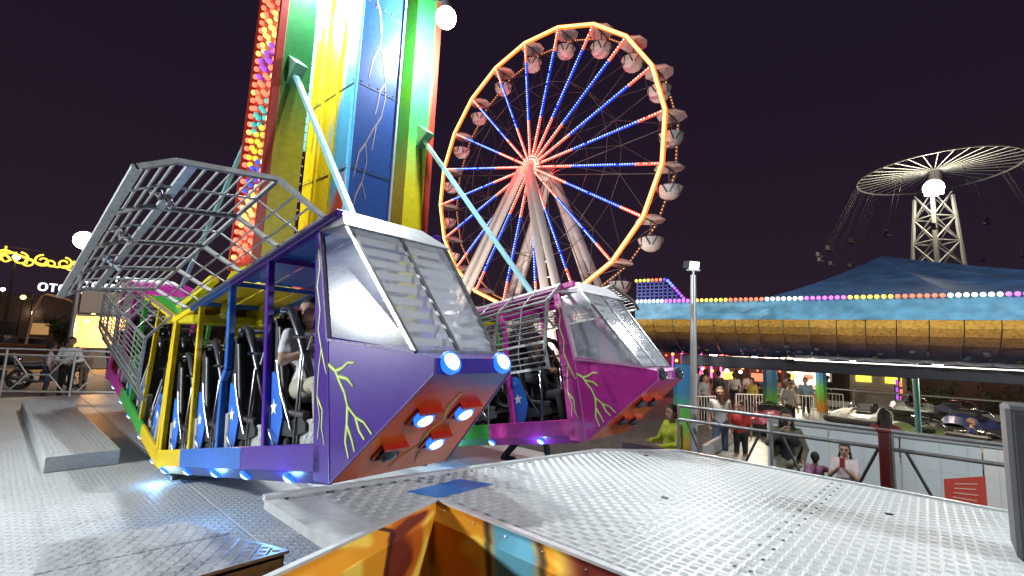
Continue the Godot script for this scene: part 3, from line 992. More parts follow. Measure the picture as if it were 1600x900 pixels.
# ---------------------------------------------------------------- ground, decks, pavilion
func deck_y(t: float) -> float:
	return 1.3 + 0.0632 * (4.105 - t)
func ridge_bar(m: MB, c: Vector3, an: float, L: float, w: float, h: float) -> void:
	var x := Vector3(cos(an), 0, sin(an))
	var z := Vector3(-sin(an), 0, cos(an))
	var a := c - x * L * 0.5 - z * w * 0.5
	var b := c + x * L * 0.5 - z * w * 0.5
	var d := c + x * L * 0.5 + z * w * 0.5
	var e := c - x * L * 0.5 + z * w * 0.5
	var r0 := c - x * L * 0.3 + Vector3(0, h, 0)
	var r1 := c + x * L * 0.3 + Vector3(0, h, 0)
	m.quad(e, d, r1, r0); m.quad(b, a, r0, r1)
	m.tri(a, e, r0); m.tri(d, b, r1)
func ground() -> void:
	var m := MB.new()
	m.quad(Vector3(-900, 0, 300), Vector3(900, 0, 300), Vector3(900, 0, -900), Vector3(-900, 0, -900))
	structure("ground", m, M.asphalt)
	m = MB.new()   # raised paving beyond the ride's left edge
	m.bx(Vector3(-30, 0.2, -27), Vector3(40, 0.4, 28))
	structure("pavement", m, M.paving)
	# low boarding floor round the ride
	m = MB.new()
	var o := R(0, 0, 0)
	for i in 15:     # floor plates, each its own panel with a seam
		for j in 6:
			var s0 := -10.4 + i * 1.1
			var t0 := -4.9 + j * 1.72
			if s0 > 4.7: continue
			var pl := MB.new()
			pl.bx(P(s0 + 0.55, 0.525, t0 + 0.86), Vector3(1.092, 0.05, 1.712), 0.004)
			var pn = structure("boarding_floor", pl, M.alu_floor, o, PHI) if i == 0 and j == 0 else null
			if pn: floor_root = pn
			else: part("plate", pl, M.alu_floor, floor_root)
	m.bx(P(-2.8, 0.248, 0.26), Vector3(15.2, 0.496, 10.2))
	part("substructure", m, M.dark_metal, floor_root)
	var bm := MB.new()
	ridge_bar(bm, Vector3.ZERO, 0.0, 0.046, 0.016, 0.0042)
	var xs := []
	for i in 150:
		for j in 78:
			var s := -3.2 + i * 0.0535
			var t := -2.55 + j * 0.0535
			if s > 4.75 : continue
			xs.append(Transform3D(Basis(Vector3.UP, 0.785 if (i + j) % 2 else -0.785), P(s, 0.5502, t)))
	stuff("tread_relief", bm.mesh(), M.alu_floor, xs, floor_root)
	# raised deck across the noses, of tread plate, sloping
	var outlines := [
		[[4.88, -0.28], [6.96, 4.1]], [[6.97, -0.28], [9.6, 4.1]]]
	var dk := MB.new()
	var dp := func(s: float, t: float, up := 0.0) -> Vector3: return P(s, deck_y(t) + up, t)
	var th := Vector3(0, -0.05, 0)
	var plate := func(q: Array) -> MB:
		var k := MB.new()
		var pts := []
		for e in q: pts.append(dp.call(e[0], e[1]) + th)
		k.slab(pts, -th)
		return k
	var deck = structure("raised_deck", plate.call([[4.88, 0.24], [6.96, 0.24], [6.96, 4.1], [5.35, 4.1], [4.88, 3.0]]), M.alu, o, PHI)
	part("plate", plate.call([[4.88, -0.278], [5.56, -0.278], [5.41, 0.24], [4.88, 0.24]]), M.alu, deck)
	part("plate", plate.call([[6.968, 0.24], [9.8, 0.24], [9.8, 4.1], [6.968, 4.1]]), M.alu, deck)
	part("edge_strip", plate.call([[4.88, -0.55], [5.65, -0.55], [5.565, -0.284], [4.88, -0.284]]), M.alu_trim, deck)
	var tr := MB.new()
	tr.beam(dp.call(4.87, -0.55, 0.006), dp.call(4.87, 3.0, 0.006), 0.04, 0.03)
	tr.beam(dp.call(4.87, 3.0, 0.006), dp.call(5.35, 4.11, 0.006), 0.04, 0.03)
	tr.beam(dp.call(5.35, 4.11, 0.006), dp.call(9.8, 4.11, 0.006), 0.04, 0.03)
	part("edge_trim", tr, M.alu_trim, deck)
	var sk := MB.new()
	sk.col = Color(0.1, 0.02, 0.02)
	sk.quad(dp.call(5.35, 4.11, -0.05), dp.call(9.8, 4.11, -0.05), P(9.8, 0.55, 4.11), P(5.35, 0.55, 4.11))
	sk.beam(P(4.5, 1.18, 4.3), P(6.1, 1.25, 4.16), 0.06, 0.12)
	part("skirt", sk, M.paint, deck)
	bm = MB.new()
	for k in 5: ridge_bar(bm, Vector3(0, 0, (k - 2) * 0.0105), 0.0, 0.044, 0.0075, 0.0028)
	xs = []
	var tilt := Basis(Vector3.RIGHT, 0.0632)
	for i in 88:
		for j in 80:
			var s := 4.92 + i * 0.0555
			var t := -0.24 + j * 0.0555
			if t > 4.05 or (s > 5.38 + maxf(0.0, (0.24 - t) * 0.29) - 0.02 and t < 0.28): continue
			if s < 5.35 and t > 3.0 + (s - 4.88) * 2.3: continue
			xs.append(Transform3D(tilt * Basis(Vector3.UP, 0.0 if (i + j) % 2 else PI / 2), dp.call(s, t, 0.0003)))
	stuff("tread_relief", bm.mesh(), M.alu, xs, deck)
	for q in [[5.3, 3.3], [6.2, 1.7], [7.4, 2.9]]:   # scraps of litter lying on the plates
		var lt := MB.new()
		lt.box(Transform3D(Basis(Vector3.UP, q[0] * 3.0), dp.call(q[0], q[1], 0.008)), Vector3(0.05, 0.012, 0.028), 0.004)
		one("litter_scrap", lt, M.black, "small dark scrap of litter lying on the tread plate deck", "litter", o, PHI, "scraps of litter on the deck")
	for e in 34:   # bolt heads along the plate joint and the far edge
		var bo := MB.new()
		bo.lathe([Vector2(0.011, 0.0), Vector2(0.011, 0.005), Vector2(0.0, 0.007)], Transform3D(tilt, dp.call(6.93 if e % 2 else 7.0, 0.35 + (e / 2) * 0.22, 0.001)), 6)
		part("bolt", bo, M.dark_metal, deck)
	for e in 15:
		var bo := MB.new()
		bo.lathe([Vector2(0.012, 0.0), Vector2(0.012, 0.005), Vector2(0.0, 0.007)], Transform3D(tilt, dp.call(4.93, -0.45 + e * 0.24, 0.001)), 6)
		part("bolt", bo, M.dark_metal, deck)
	# blue four-cornered patch on the deck
	var bl := MB.new()
	bl.slab([dp.call(5.16, 0.2, 0.002), dp.call(5.36, 0.3, 0.002), dp.call(5.3, 0.85, 0.002), dp.call(5.08, 0.72, 0.002)], Vector3(0, 0.004, 0))
	part("blue_patch", bl, mat("patch_blue", lin(0.01, 0.13, 0.4), 0.5), deck)
	fascia(o)
	# long low ramp block on the boarding floor
	var rb = thing("boarding_step", "long low tread plate step beside the open gondola", "step", o, PHI)
	m = MB.new()
	m.bx(P(-4.3, 0.66, -0.58), Vector3(6.4, 0.21, 0.78), 0.01)
	part("step_body", m, M.alu, rb)
	bm = MB.new()
	ridge_bar(bm, Vector3.ZERO, 0.0, 0.05, 0.018, 0.005)
	xs = []
	for i in 118:
		for j in 14:
			xs.append(Transform3D(Basis(Vector3.UP, 0.785 if (i + j) % 2 else -0.785), P(-7.4 + i * 0.053, 0.7652, -0.93 + j * 0.053)))
	stuff("tread_relief", bm.mesh(), M.alu, xs, rb)
	# metal box step in the near corner
	var sb = thing("metal_box_step", "silver sheet metal box step at the painted front panel", "step", o, PHI)
	var top := [[3.415, -1.245], [4.44, -1.42], [4.468, -0.22], [3.555, -0.568]]
	m = MB.new()
	var q2 := []
	for e in top: q2.append(P(e[0], 0.552, e[1]))
	m.slab(q2, Vector3(0, 0.54, 0))
	part("box_body", m, M.dark_metal, sb)
	m = MB.new()
	q2 = []
	for e in [[3.39, -1.26], [4.46, -1.44], [4.49, -0.2], [3.545, -0.55]]: q2.append(P(e[0], 1.092, e[1]))
	m.slab(q2, Vector3(0, 0.02, 0))
	part("box_lid", m, M.alu_trim, sb)
	xs = []
	for i in 19:
		for j in 22:
			var fs := (i + 0.5) / 19.0
			var ft := (j + 0.5) / 22.0
			var aa := Vector2(lerpf(3.42, 4.44, fs), lerpf(-1.24, -1.41, fs))
			var bb := Vector2(lerpf(3.57, 4.47, fs), lerpf(-0.57, -0.23, fs))
			var cc := aa.lerp(bb, ft)
			xs.append(Transform3D(Basis(Vector3.UP, 0.785 if (i + j) % 2 else -0.785), P(cc.x, 1.1122, cc.y)))
	stuff("tread_relief", bm.mesh(), M.alu_trim, xs, sb)
	for i in 1:
		m = MB.new()
		var k := 0.45
		m.beam(P(lerpf(3.39, 4.46, k), 1.113, lerpf(-1.26, -1.44, k)), P(lerpf(3.545, 4.49, k), 1.113, lerpf(-0.55, -0.2, k)), 0.012, 0.004)
		part("lid_seam", m, M.steel, sb)
	m = MB.new()
	q2 = [P(4.492, 0.6, -1.35), P(4.492, 0.6, -0.24), P(4.492, 1.08, -0.24), P(4.492, 1.08, -1.35)]
	m.slab(q2, Vector3(0.006, 0, 0))
	part("front_sheet", m, M.steel, sb)
var floor_root
func art_texture() -> ImageTexture:
	# loose airbrushed swirls: warm yellow, orange and brown with one pale blue sweep
	var im := Image.create(512, 256, false, Image.FORMAT_RGB8)
	var nz := FastNoiseLite.new()
	nz.seed = 44
	nz.frequency = 0.012
	nz.fractal_octaves = 2
	for y in 256:
		for x in 512:
			var u := x / 512.0
			var v := y / 256.0
			var w := nz.get_noise_2d(x, y)
			var w2 := nz.get_noise_2d(x * 0.6 + 300, y * 0.6 - 90)
			var c := Color(0.86, 0.56, 0.13)
			c = c.lerp(Color(0.95, 0.78, 0.32), smoothstep(-0.05, 0.35, w))
			c = c.lerp(Color(0.75, 0.36, 0.1), smoothstep(0.12, 0.42, w2))
			c = c.lerp(Color(0.45, 0.17, 0.1), smoothstep(0.36, 0.6, w2 - w * 0.4))
			var sweep := absf((u - 0.64 - 0.12 * v * v) * 9.0)
			c = c.lerp(Color(0.38, 0.62, 0.7), 1.0 - smoothstep(0.3, 0.55, sweep))
			c = c.lerp(Color(0.1, 0.1, 0.14), (1.0 - smoothstep(0.0, 0.12, absf(sweep - 0.52))) * 0.7)
			c = c.lerp(Color(0.35, 0.1, 0.07), smoothstep(0.72, 0.78, u) * (1.0 - smoothstep(0.83, 0.9, u)))
			c = c.lerp(Color(0.85, 0.3, 0.08), smoothstep(0.86, 0.9, u))
			var ln := absf(u - 0.24 - 0.13 * v - 0.02 * sin(v * 11.0))
			c = c.lerp(Color(0.25, 0.09, 0.05), (1.0 - smoothstep(0.004, 0.012, ln)) * 0.85)
			im.set_pixel(x, y, c)
	return ImageTexture.create_from_image(im)
func fascia(o: Vector3) -> void:
	var g = thing("painted_front_panel", "airbrushed yellow and orange panels lining the corner of the deck", "panel", o, PHI)
	var am := StandardMaterial3D.new()
	am.albedo_texture = art_texture()
	am.roughness = 0.8
	am.metallic_specular = 0.25
	var sc := 5.41
	var tc := 0.24
	var uvquad := func(nm: String, a: Vector3, b: Vector3, c: Vector3, d: Vector3, u0: float, u1: float, v0: float, v1: float):
		var st := SurfaceTool.new()
		st.begin(Mesh.PRIMITIVE_TRIANGLES)
		var nn := (b - a).cross(c - a).normalized()
		for e in [[a, u0, v1], [c, u1, v0], [b, u1, v1], [a, u0, v1], [d, u0, v0], [c, u1, v0]]:
			st.set_normal(nn)
			st.set_uv(Vector2(e[1], e[2]))
			st.add_vertex(e[0])
		var pp = part(nm, st.commit(), am, g)
		return pp
	# face under the short edge (facing the noses' far way) and face under the long edge
	var yt := deck_y(tc)
	var L0 := P(5.86, deck_y(-0.95), -0.95)
	var C0 := P(sc, yt, tc)
	var R0 := P(9.0, yt, tc)
	var ba := Vector3(0.05, 0, 0)
	var bb := Vector3(0, 0, 0.05)
	# outer band (tilted), then the wall below
	uvquad.call("top_band", L0 + Vector3(0.11, -0.05, 0), C0 + Vector3(0.11, -0.05, 0.11), C0 + Vector3(0.0, 0.012, 0.0), L0 + Vector3(0.0, 0.012, 0), 0.0, 0.45, 0.0, 0.25)
	uvquad.call("top_band", C0 + Vector3(0.11, -0.05, 0.11), R0 + Vector3(0, -0.05, 0.11), R0 + Vector3(0, 0.012, 0), C0 + Vector3(0, 0.012, 0), 0.45, 1.6, 0.0, 0.25)
	uvquad.call("painted_face", L0 + Vector3(0.11, -1.0, 0), C0 + Vector3(0.11, -1.0, 0.11), C0 + Vector3(0.11, -0.05, 0.11), L0 + Vector3(0.11, -0.05, 0), 0.0, 0.45, 0.25, 1.0)
	uvquad.call("painted_face", C0 + Vector3(0.11, -1.0, 0.11), R0 + Vector3(0, -1.0, 0.11), R0 + Vector3(0, -0.05, 0.11), C0 + Vector3(0.11, -0.05, 0.11), 0.45, 1.6, 0.25, 1.0)
	var m := MB.new()
	m.beam(L0 + Vector3(0, 0.016, 0), C0 + Vector3(0, 0.016, 0), 0.03, 0.014)
	m.beam(C0 + Vector3(0, 0.016, 0), R0 + Vector3(0, 0.016, 0), 0.035, 0.014)
	part("edge_moulding", m, M.alu_trim, g)
	for e in 12:
		m = MB.new()
		m.ball(C0 + Vector3(0.12 + e * 0.24, -0.01, 0.05), 0.006, 6, 4)
		part("rivet", m, M.chrome, g)

func text_part(called: String, words: String, size: float, m, parent, tr: Transform3D, depth := 0.04):
	var t := TextMesh.new()
	var f := SystemFont.new()
	f.font_names = PackedStringArray(["Droid Sans"])
	f.font_weight = 700
	t.font = f
	t.text = words
	t.font_size = 64
	t.pixel_size = size / 64.0
	t.depth = depth
	t.curve_step = 2.0
	var o = part(called, t, m, parent, tr)
	return o

func pavilion() -> void:
	var turn := PHI + 0.09
	var at := R(3.2, 7.2, 0)
	var g = thing("bumper_car_pavilion", "blue roofed bumper car pavilion with orange scalloped cove and bulb strip", "pavilion", at, turn)
	var LX := 11.0
	var PW := 0.38
	var LZ := 16.0
	var m := MB.new()
	# fascia cloth on front and left end, slightly uneven
	var fm := vmat("fascia_cloth", 0.45)
	grain(fm, 0.02, 0.6, 1.0, 0.4, 61, 5)
	var blu := Color(0.13, 0.36, 0.52)
	var nzf := FastNoiseLite.new()
	nzf.seed = 4
	nzf.frequency = 1.3
	m.col = blu
	for i in 44:
		var x0 := LX * i / 44
		var x1 := LX * (i + 1) / 44
		for j in 3:
			var y0 := 3.15 + 0.117 * j
			var y1 := y0 + 0.117
			var dz := func(x: float, y: float) -> float: return nzf.get_noise_2d(x, y * 2.0) * 0.03
			m.quad(Vector3(x0, y0, dz.call(x0, y0)), Vector3(x1, y0, dz.call(x1, y0)), Vector3(x1, y1, dz.call(x1, y1)), Vector3(x0, y1, dz.call(x0, y1)))
	part("fascia", m, fm, g)
	m = MB.new()
	m.col = blu
	m.quad(Vector3(0, 3.15, -LZ), Vector3(0, 3.15, 0), Vector3(0, 3.5, 0), Vector3(0, 3.5, -LZ))
	part("end_fascia", m, fm, g)
	# cove panels, one by one, curving in under the fascia
	var cm := vmat("cove_paint", 0.5)
	cm.albedo_texture = noise_tex(0.05, [Color(0.45, 0.45, 0.5), Color(0.9, 0.9, 0.9), Color(1, 1, 1)], 512, 77, 5)
	cm.uv1_triplanar = true
	cm.uv1_world_triplanar = true
	cm.uv1_scale = Vector3(0.7, 0.7, 0.7)
	var prof := [Vector2(0.0, 3.15), Vector2(0.03, 3.03), Vector2(0.1, 2.91), Vector2(0.22, 2.78), Vector2(0.38, 2.66), Vector2(0.58, 2.56), Vector2(0.8, 2.5)]
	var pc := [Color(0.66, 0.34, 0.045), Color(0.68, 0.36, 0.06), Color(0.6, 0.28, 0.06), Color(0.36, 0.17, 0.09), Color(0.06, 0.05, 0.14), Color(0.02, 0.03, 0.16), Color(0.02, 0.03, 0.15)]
	for i in 29:
		m = MB.new()
		var x0 := i * PW
		for j in 6:
			var a: Vector2 = prof[j]
			var b: Vector2 = prof[j + 1]
			# each panel bellies out a little so the joints read as grooves
			for e in 4:
				var f0 := e / 4.0
				var f1 := (e + 1) / 4.0
				var b0 := 0.012 * sin(PI * f0)
				var b1 := 0.012 * sin(PI * f1)
				var cut := 0.006
				var X0 := x0 + cut + f0 * (PW - 2 * cut)
				var X1 := x0 + cut + f1 * (PW - 2 * cut)
				if i == 0:
					X0 = maxf(X0, a.x * 0.6); X1 = maxf(X1, a.x * 0.6)
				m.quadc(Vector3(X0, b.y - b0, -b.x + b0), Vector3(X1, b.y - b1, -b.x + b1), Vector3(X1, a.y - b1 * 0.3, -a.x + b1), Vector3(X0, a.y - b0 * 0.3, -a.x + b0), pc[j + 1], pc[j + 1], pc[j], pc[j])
		part("cove_panel", m, cm, g)
	# printed blobs on the blue band
	rng.seed = 9
	var bl := MB.new()
	for i in 90:
		var x := rng.randf_range(0.2, LX - 0.2)
		var k := rng.randf_range(3.6, 5.6)
		var j := int(k)
		var w: Vector2 = prof[j].lerp(prof[j + 1], k - j)
		var r := rng.randf_range(0.015, 0.05)
		var cc: Color = [Color(0.5, 0.36, 0.08), Color(0.25, 0.3, 0.5), Color(0.4, 0.4, 0.45), Color(0.3, 0.15, 0.1)][rng.randi() % 4]
		bl.col = cc
		var tg := Vector3(0, prof[j].y - prof[j + 1].y, prof[j + 1].x - prof[j].x).normalized()
		var nn := Vector3(0, -tg.z, tg.y) if tg.y > 0 else Vector3(0, tg.z, -tg.y)
		var bump := 0.012 * sin(PI * fposmod(x, PW) / PW)
		var c := Vector3(x, w.y - bump, -w.x + bump) + nn * 0.012
		var q := []
		for e in 7: q.append(c + Vector3(1, 0, 0) * cos(TAU * e / 7) * r + tg * sin(TAU * e / 7) * r)
		bl.fan(q)
	var bo = part("printed_dots", bl, M.matte, g)
	bo.set_meta("kind", "stuff")
	# beam with a light strip, ceiling, end beam
	m = MB.new()
	m.bx(Vector3(LX * 0.5 + 0.4, 2.36, -0.88), Vector3(LX - 0.8, 0.22, 0.16), 0.01)
	part("front_beam", m, M.dark_metal, g)
	m = MB.new()
	m.bx(Vector3(0.72, 2.36, -LZ * 0.5 - 0.4), Vector3(0.16, 0.22, LZ - 1.2), 0.01)
	part("end_beam", m, M.dark_metal, g)
	m = MB.new()
	m.bx(Vector3(LX * 0.5, 2.56, -LZ * 0.5 - 0.3), Vector3(LX - 0.2, 0.04, LZ - 1.2))
	mat("soffit", lin(0.05, 0.05, 0.06), 0.7)
	part("soffit", m, M.soffit, g)
	m = MB.new()
	m.bx(Vector3(6.5, 2.462, -0.79), Vector3(7.5, 0.014, 0.014))
	part("light_strip", m, M.lamp_soft, g)
	# hipped tent roof in gores
	var rm := vmat("roof_cloth", 0.55)
	grain(rm, 0.015, 0.55, 1.0, 0.2, 63, 5)
	var pk := Vector3(4.4, 5.55, -7.7)
	var cr := [Vector3(1.6, 3.5, -1.2), Vector3(9.0, 3.5, -0.6), Vector3(9.0, 3.5, -LZ), Vector3(1.6, 3.5, -LZ)]
	for s in 4:
		for e in 4:
			m = MB.new()
			m.col = Color(0.07, 0.17, 0.36)
			var a: Vector3 = cr[s].lerp(cr[(s + 1) % 4], e / 4.0)
			var b: Vector3 = cr[s].lerp(cr[(s + 1) % 4], (e + 1) / 4.0)
			var sag := func(q: Vector3, k: float) -> Vector3: return q.lerp(pk, k) - Vector3(0, 0.12 * sin(PI * k), 0)
			for k in 6:
				for f in 4:
					var w0 := f / 4.0
					var w1 := (f + 1) / 4.0
					var k0 := k / 6.0
					var k1 := (k + 1) / 6.0
					var rip := func(w: float) -> Vector3: return Vector3(0, -0.07 * sin(PI * w), 0)
					m.quad(sag.call(a.lerp(b, w0), k0) + rip.call(w0) * (1 - k0), sag.call(a.lerp(b, w1), k0) + rip.call(w1) * (1 - k0), sag.call(a.lerp(b, w1), k1) + rip.call(w1) * (1 - k1), sag.call(a.lerp(b, w0), k1) + rip.call(w0) * (1 - k1))
			part("roof_gore", m, rm, g)
	# bulbs along the top edge in colour groups
	var bm := MB.new()
	bm.ball(Vector3.ZERO, 0.033, 8, 5)
	var bmesh := bm.mesh()
	var order := ["bulb_white", "bulb_magenta", "bulb_amber", "bulb_red"]
	for i in 104:
		part("bulb", bmesh, M[order[(i / 7) % 4]], g, Vector3(0.05 + i * 0.085, 3.515, 0.02))
	# lattice crest over the left corner
	m = MB.new()
	m.col = Color(0.02, 0.04, 0.3)
	for i in 11: m.beam(Vector3(0.02 + i * 0.09, 3.53, -0.06), Vector3(0.02 + i * 0.09, 3.53 + (0.4 if i < 7 else 0.4 - (i - 6) * 0.09), -0.06), 0.022, 0.02)
	for j in 6:
		var w := 0.95 if j == 0 else 0.92 - maxf(0.0, (j - 0.0) * 0.065)
		m.beam(Vector3(0, 3.56 + j * 0.07, -0.06), Vector3(w, 3.56 + j * 0.07, -0.06), 0.022, 0.02)
	part("crest_lattice", m, M.paint, g)
	var cp := []
	for i in 8: cp.append([Vector3(i * 0.085, 3.96, -0.04), "bulb_amber" if i < 4 else ("bulb_red" if i < 7 else "bulb_blue")])
	for i in 8: cp.append([Vector3(0.66 + i * 0.045, 3.93 - i * 0.052, -0.04), "bulb_violet" if i > 2 else "bulb_led_blue"])
	glow("bulb_led_blue", 0.15, 0.2, 1.0, 1.6)
	for q in cp: part("bulb", bmesh, M[q[1]], g, q[0])
	# columns painted blue over green over orange
	var cols := func(y: float) -> Color:
		var k := Color(0.5, 0.24, 0.03).lerp(Color(0.12, 0.42, 0.06), smoothstep(0.55, 1.1, y))
		return k.lerp(Color(0.05, 0.2, 0.4), smoothstep(1.25, 1.75, y))
	for zx in [[-0.88, 0.72], [-7.0, 1.55], [-14.2, 2.5]]:
		var z: float = zx[0]
		m = MB.new()
		for j in 12:
			var y0 := 0.0 + 2.26 * j / 12
			var y1 := 2.26 * (j + 1) / 12
			var r := 0.2
			for e in 8:
				var a0 := TAU * (e + 0.5) / 8
				var a1 := TAU * (e + 1.5) / 8
				var d0 := Vector3(cos(a0), 0, sin(a0)) * r
				var d1 := Vector3(cos(a1), 0, sin(a1)) * r
				var c := Vector3(zx[1], 0, z)
				m.quadc(c + d1 + Vector3(0, y0, 0), c + d0 + Vector3(0, y0, 0), c + d0 + Vector3(0, y1, 0), c + d1 + Vector3(0, y1, 0), cols.call(y0), cols.call(y0), cols.call(y1), cols.call(y1))
		part("column", m, M.paint, g)
	for q in [Vector3(4.6, 0, -3.0), Vector3(7.5, 0, -0.9), Vector3(10.8, 0, -7.0)]:
		m = MB.new()
		m.rod(q + Vector3(0, 0.3, 0), q + Vector3(0, 2.5, 0), 0.05, 8)
		part("inner_post", m, M.teal_paint, g)
	# arena floor and low wall
	m = MB.new()
	m.bx(Vector3(LX * 0.5 + 0.6, 0.17, -LZ * 0.5 - 0.2), Vector3(LX - 0.6, 0.34, LZ - 1.0), 0.01)
	mat("arena_steel", lin(0.33, 0.35, 0.36), 0.4, 0.3)
	grain(M.arena_steel, 0.02, 0.7, 1.0, 0.3, 71, 4)
	part("arena_floor", m, M.arena_steel, g)
	for i in 9:
		m = MB.new()
		var x := 2.75 + i * 0.95
		m.bx(Vector3(x, 0.85, -0.72), Vector3(0.93, 0.9, 0.03), 0.006)
		for e in 3: m.bx(Vector3(x - 0.31 + e * 0.31, 0.85, -0.703), Vector3(0.008, 0.88, 0.006))
		for e in 3: m.bx(Vector3(x, 0.6 + e * 0.26, -0.7035), Vector3(0.91, 0.008, 0.006))
		part("barrier_panel", m, M.dull_white if i > 2 else M.arena_white, g)
	m = MB.new()
	m.beam(Vector3(2.3, 1.34, -0.72), Vector3(LX, 1.34, -0.72), 0.07, 0.07)
	part("barrier_rail", m, M.grey_paint, g)
	m = MB.new()
	m.col = Color(0.22, 0.03, 0.02)
	m.beam(Vector3(2.3, 0.42, -0.66), Vector3(LX, 0.42, -0.66), 0.05, 0.07)
	part("barrier_base", m, M.paint, g)
	m = MB.new()
	m.bx(Vector3(LX * 0.5, 0.62, -LZ + 0.6), Vector3(LX - 1.5, 0.25, 0.1), 0.01)
	m.bx(Vector3(1.1, 0.5, -LZ * 0.5), Vector3(0.08, 0.3, LZ - 2.0), 0.01)
	m.beam(Vector3(1.0, 1.25, -LZ + 0.7), Vector3(LX, 1.25, -LZ + 0.7), 0.05, 0.05)
	part("arena_kerb", m, M.grey_paint, g)
	# lamps under the soffit
	for q in [[Vector3(1.0, 2.5, -2.3), 1], [Vector3(1.0, 2.5, -7.9), 1], [Vector3(1.2, 2.5, -13.5), 0], [Vector3(3.6, 2.5, -10.0), 1], [Vector3(5.0, 2.5, -3.5), 1], [Vector3(8.0, 2.5, -4.0), 1], [Vector3(8.5, 2.5, -9.5), 1]]:
		m = MB.new()
		m.lathe([Vector2(0.0, -0.06), Vector2(0.07, -0.05), Vector2(0.09, 0.0), Vector2(0.05, 0.03)], Transform3D(Basis(), q[0]), 10)
		part("ceiling_lamp", m, M.lamp_white, g)
		omni(q[0] + Vector3(0, -0.2, 0), Color(1.0, 0.93, 0.82), 2.8, 0.1, g)

# ---------------------------------------------------------------- big wheel
func big_wheel() -> void:
	var D := 30.0
	var hub := Vector3(0.02966 * D, 2.5 + 0.40038 * D, -D)
	var th := 0.74354
	var Rr := 9.53
	var ph := 0.21097
	var g = thing("ferris_wheel", "big wheel outlined in orange light with blue and red spokes", "ferris wheel", hub, -th)
	# local x in the wheel's plane, y up, -z away from the viewer
	var rimp := func(i: float, r: float, z: float) -> Vector3:
		var a := PI - (i * PI / 10 + ph)
		return Vector3(cos(a) * r, sin(a) * r, z)
	var dep := 1.75
	mat("wheel_steel", lin(0.16, 0.15, 0.15), 0.5, 0.3)
	mat("wheel_white", lin(0.72, 0.7, 0.68), 0.5)
	glow("rim_core", 1.0, 0.6, 0.2, 2.0)
	glow("rim_halo", 1.0, 0.17, 0.01, 1.3)
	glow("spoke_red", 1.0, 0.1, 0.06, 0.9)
	glow("spoke_red_bulb", 1.0, 0.62, 0.5, 2.0)
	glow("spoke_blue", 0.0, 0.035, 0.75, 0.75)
	glow("spoke_blue_bulb", 0.35, 0.55, 1.0, 1.8)
	glow("rear_bulb", 1.0, 0.34, 0.1, 1.4)
	for i in 20:
		var m := MB.new()
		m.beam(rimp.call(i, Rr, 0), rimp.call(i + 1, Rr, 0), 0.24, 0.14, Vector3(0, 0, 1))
		var rim = part("rim_beam", m, M.rim_halo, g)  # the beam itself glows orange, as the halo round the light tube
		m = MB.new()
		m.rod(rimp.call(i, Rr, 0.09), rimp.call(i + 1, Rr, 0.09), 0.085, 6)
		part("light_tube", m, M.rim_core, rim)
		# rear rim with its sparse bulbs
		m = MB.new()
		m.beam(rimp.call(i, Rr, -dep), rimp.call(i + 1, Rr, -dep), 0.14, 0.12, Vector3(0, 0, 1))
		m.rod(rimp.call(i, Rr, 0), rimp.call(i, Rr, -dep), 0.05, 6)
		m.rod(rimp.call(i, Rr, -dep), rimp.call(i + 1, Rr - 1.2, -dep), 0.03, 5)
		var rear = part("rear_rim", m, M.wheel_steel, g)
		m = MB.new()
		for e in 14: m.ball(rimp.call(i, Rr, -dep + 0.08).lerp(rimp.call(i + 1, Rr, -dep + 0.08), e / 14.0), 0.04, 6, 4)
		var rbs = part("rear_bulbs", m, M.rear_bulb, rear)
		rbs.set_meta("kind", "stuff")
		# front spoke: tubes glowing as the bulbs' halo, and bulbs, red, blue, red
		m = MB.new()
		m.beam(rimp.call(i, 0.3, -0.06), rimp.call(i, Rr, -0.06), 0.08, 0.07, Vector3(0, 0, 1))
		var sp = part("spoke", m, M.wheel_steel, g)
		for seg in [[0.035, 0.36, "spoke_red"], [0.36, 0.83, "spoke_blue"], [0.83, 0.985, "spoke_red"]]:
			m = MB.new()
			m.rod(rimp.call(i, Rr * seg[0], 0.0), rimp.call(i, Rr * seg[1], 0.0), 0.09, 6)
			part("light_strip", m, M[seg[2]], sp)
			m = MB.new()
			var r: float = Rr * seg[0] + 0.07
			while r < Rr * seg[1]:
				if rng.randf() > 0.05: m.ball(rimp.call(i, r, 0.075), rng.randf_range(0.04, 0.055), 6, 4)
				r += 0.165
			var bs = part("strip_bulbs", m, M[seg[2] + "_bulb"], sp)
			bs.set_meta("kind", "stuff")
		# rear spoke and lattice
		m = MB.new()
		m.rod(rimp.call(i, 0.3, -dep), rimp.call(i, Rr, -dep), 0.035, 5)
		m.rod(rimp.call(i, Rr * 0.62, -dep), rimp.call(i + 1, Rr * 0.62, -dep), 0.025, 5)
		m.rod(rimp.call(i, Rr * 0.62, -dep), rimp.call(i + 1, Rr * 0.97, -dep), 0.022, 5)
		m.rod(rimp.call(i, Rr * 0.62, -0.08), rimp.call(i + 1, Rr * 0.62, -0.08), 0.025, 5)
		m.rod(rimp.call(i, Rr * 0.62, -0.08), rimp.call(i, Rr * 0.62, -dep), 0.022, 5)
		m.rod(rimp.call(i, Rr * 0.36, -0.08), rimp.call(i, Rr * 0.62, -dep), 0.018, 5)
		m.rod(rimp.call(i, Rr * 0.36, -dep), rimp.call(i + 1, Rr * 0.36, -dep), 0.02, 5)
		part("lattice", m, M.wheel_steel, g)
	# hub
	var hb := MB.new()
	hb.lathe([Vector2(0, -2.0), Vector2(0.35, -2.0), Vector2(0.5, -1.7), Vector2(0.3, -1.5), Vector2(0.3, -0.3), Vector2(0.55, -0.1), Vector2(0.5, 0.1), Vector2(0.28, 0.3), Vector2(0, 0.34)], Transform3D(Basis(Vector3.RIGHT, PI / 2)), 18)
	var h = part("hub", hb, M.wheel_white, g)
	hb = MB.new()
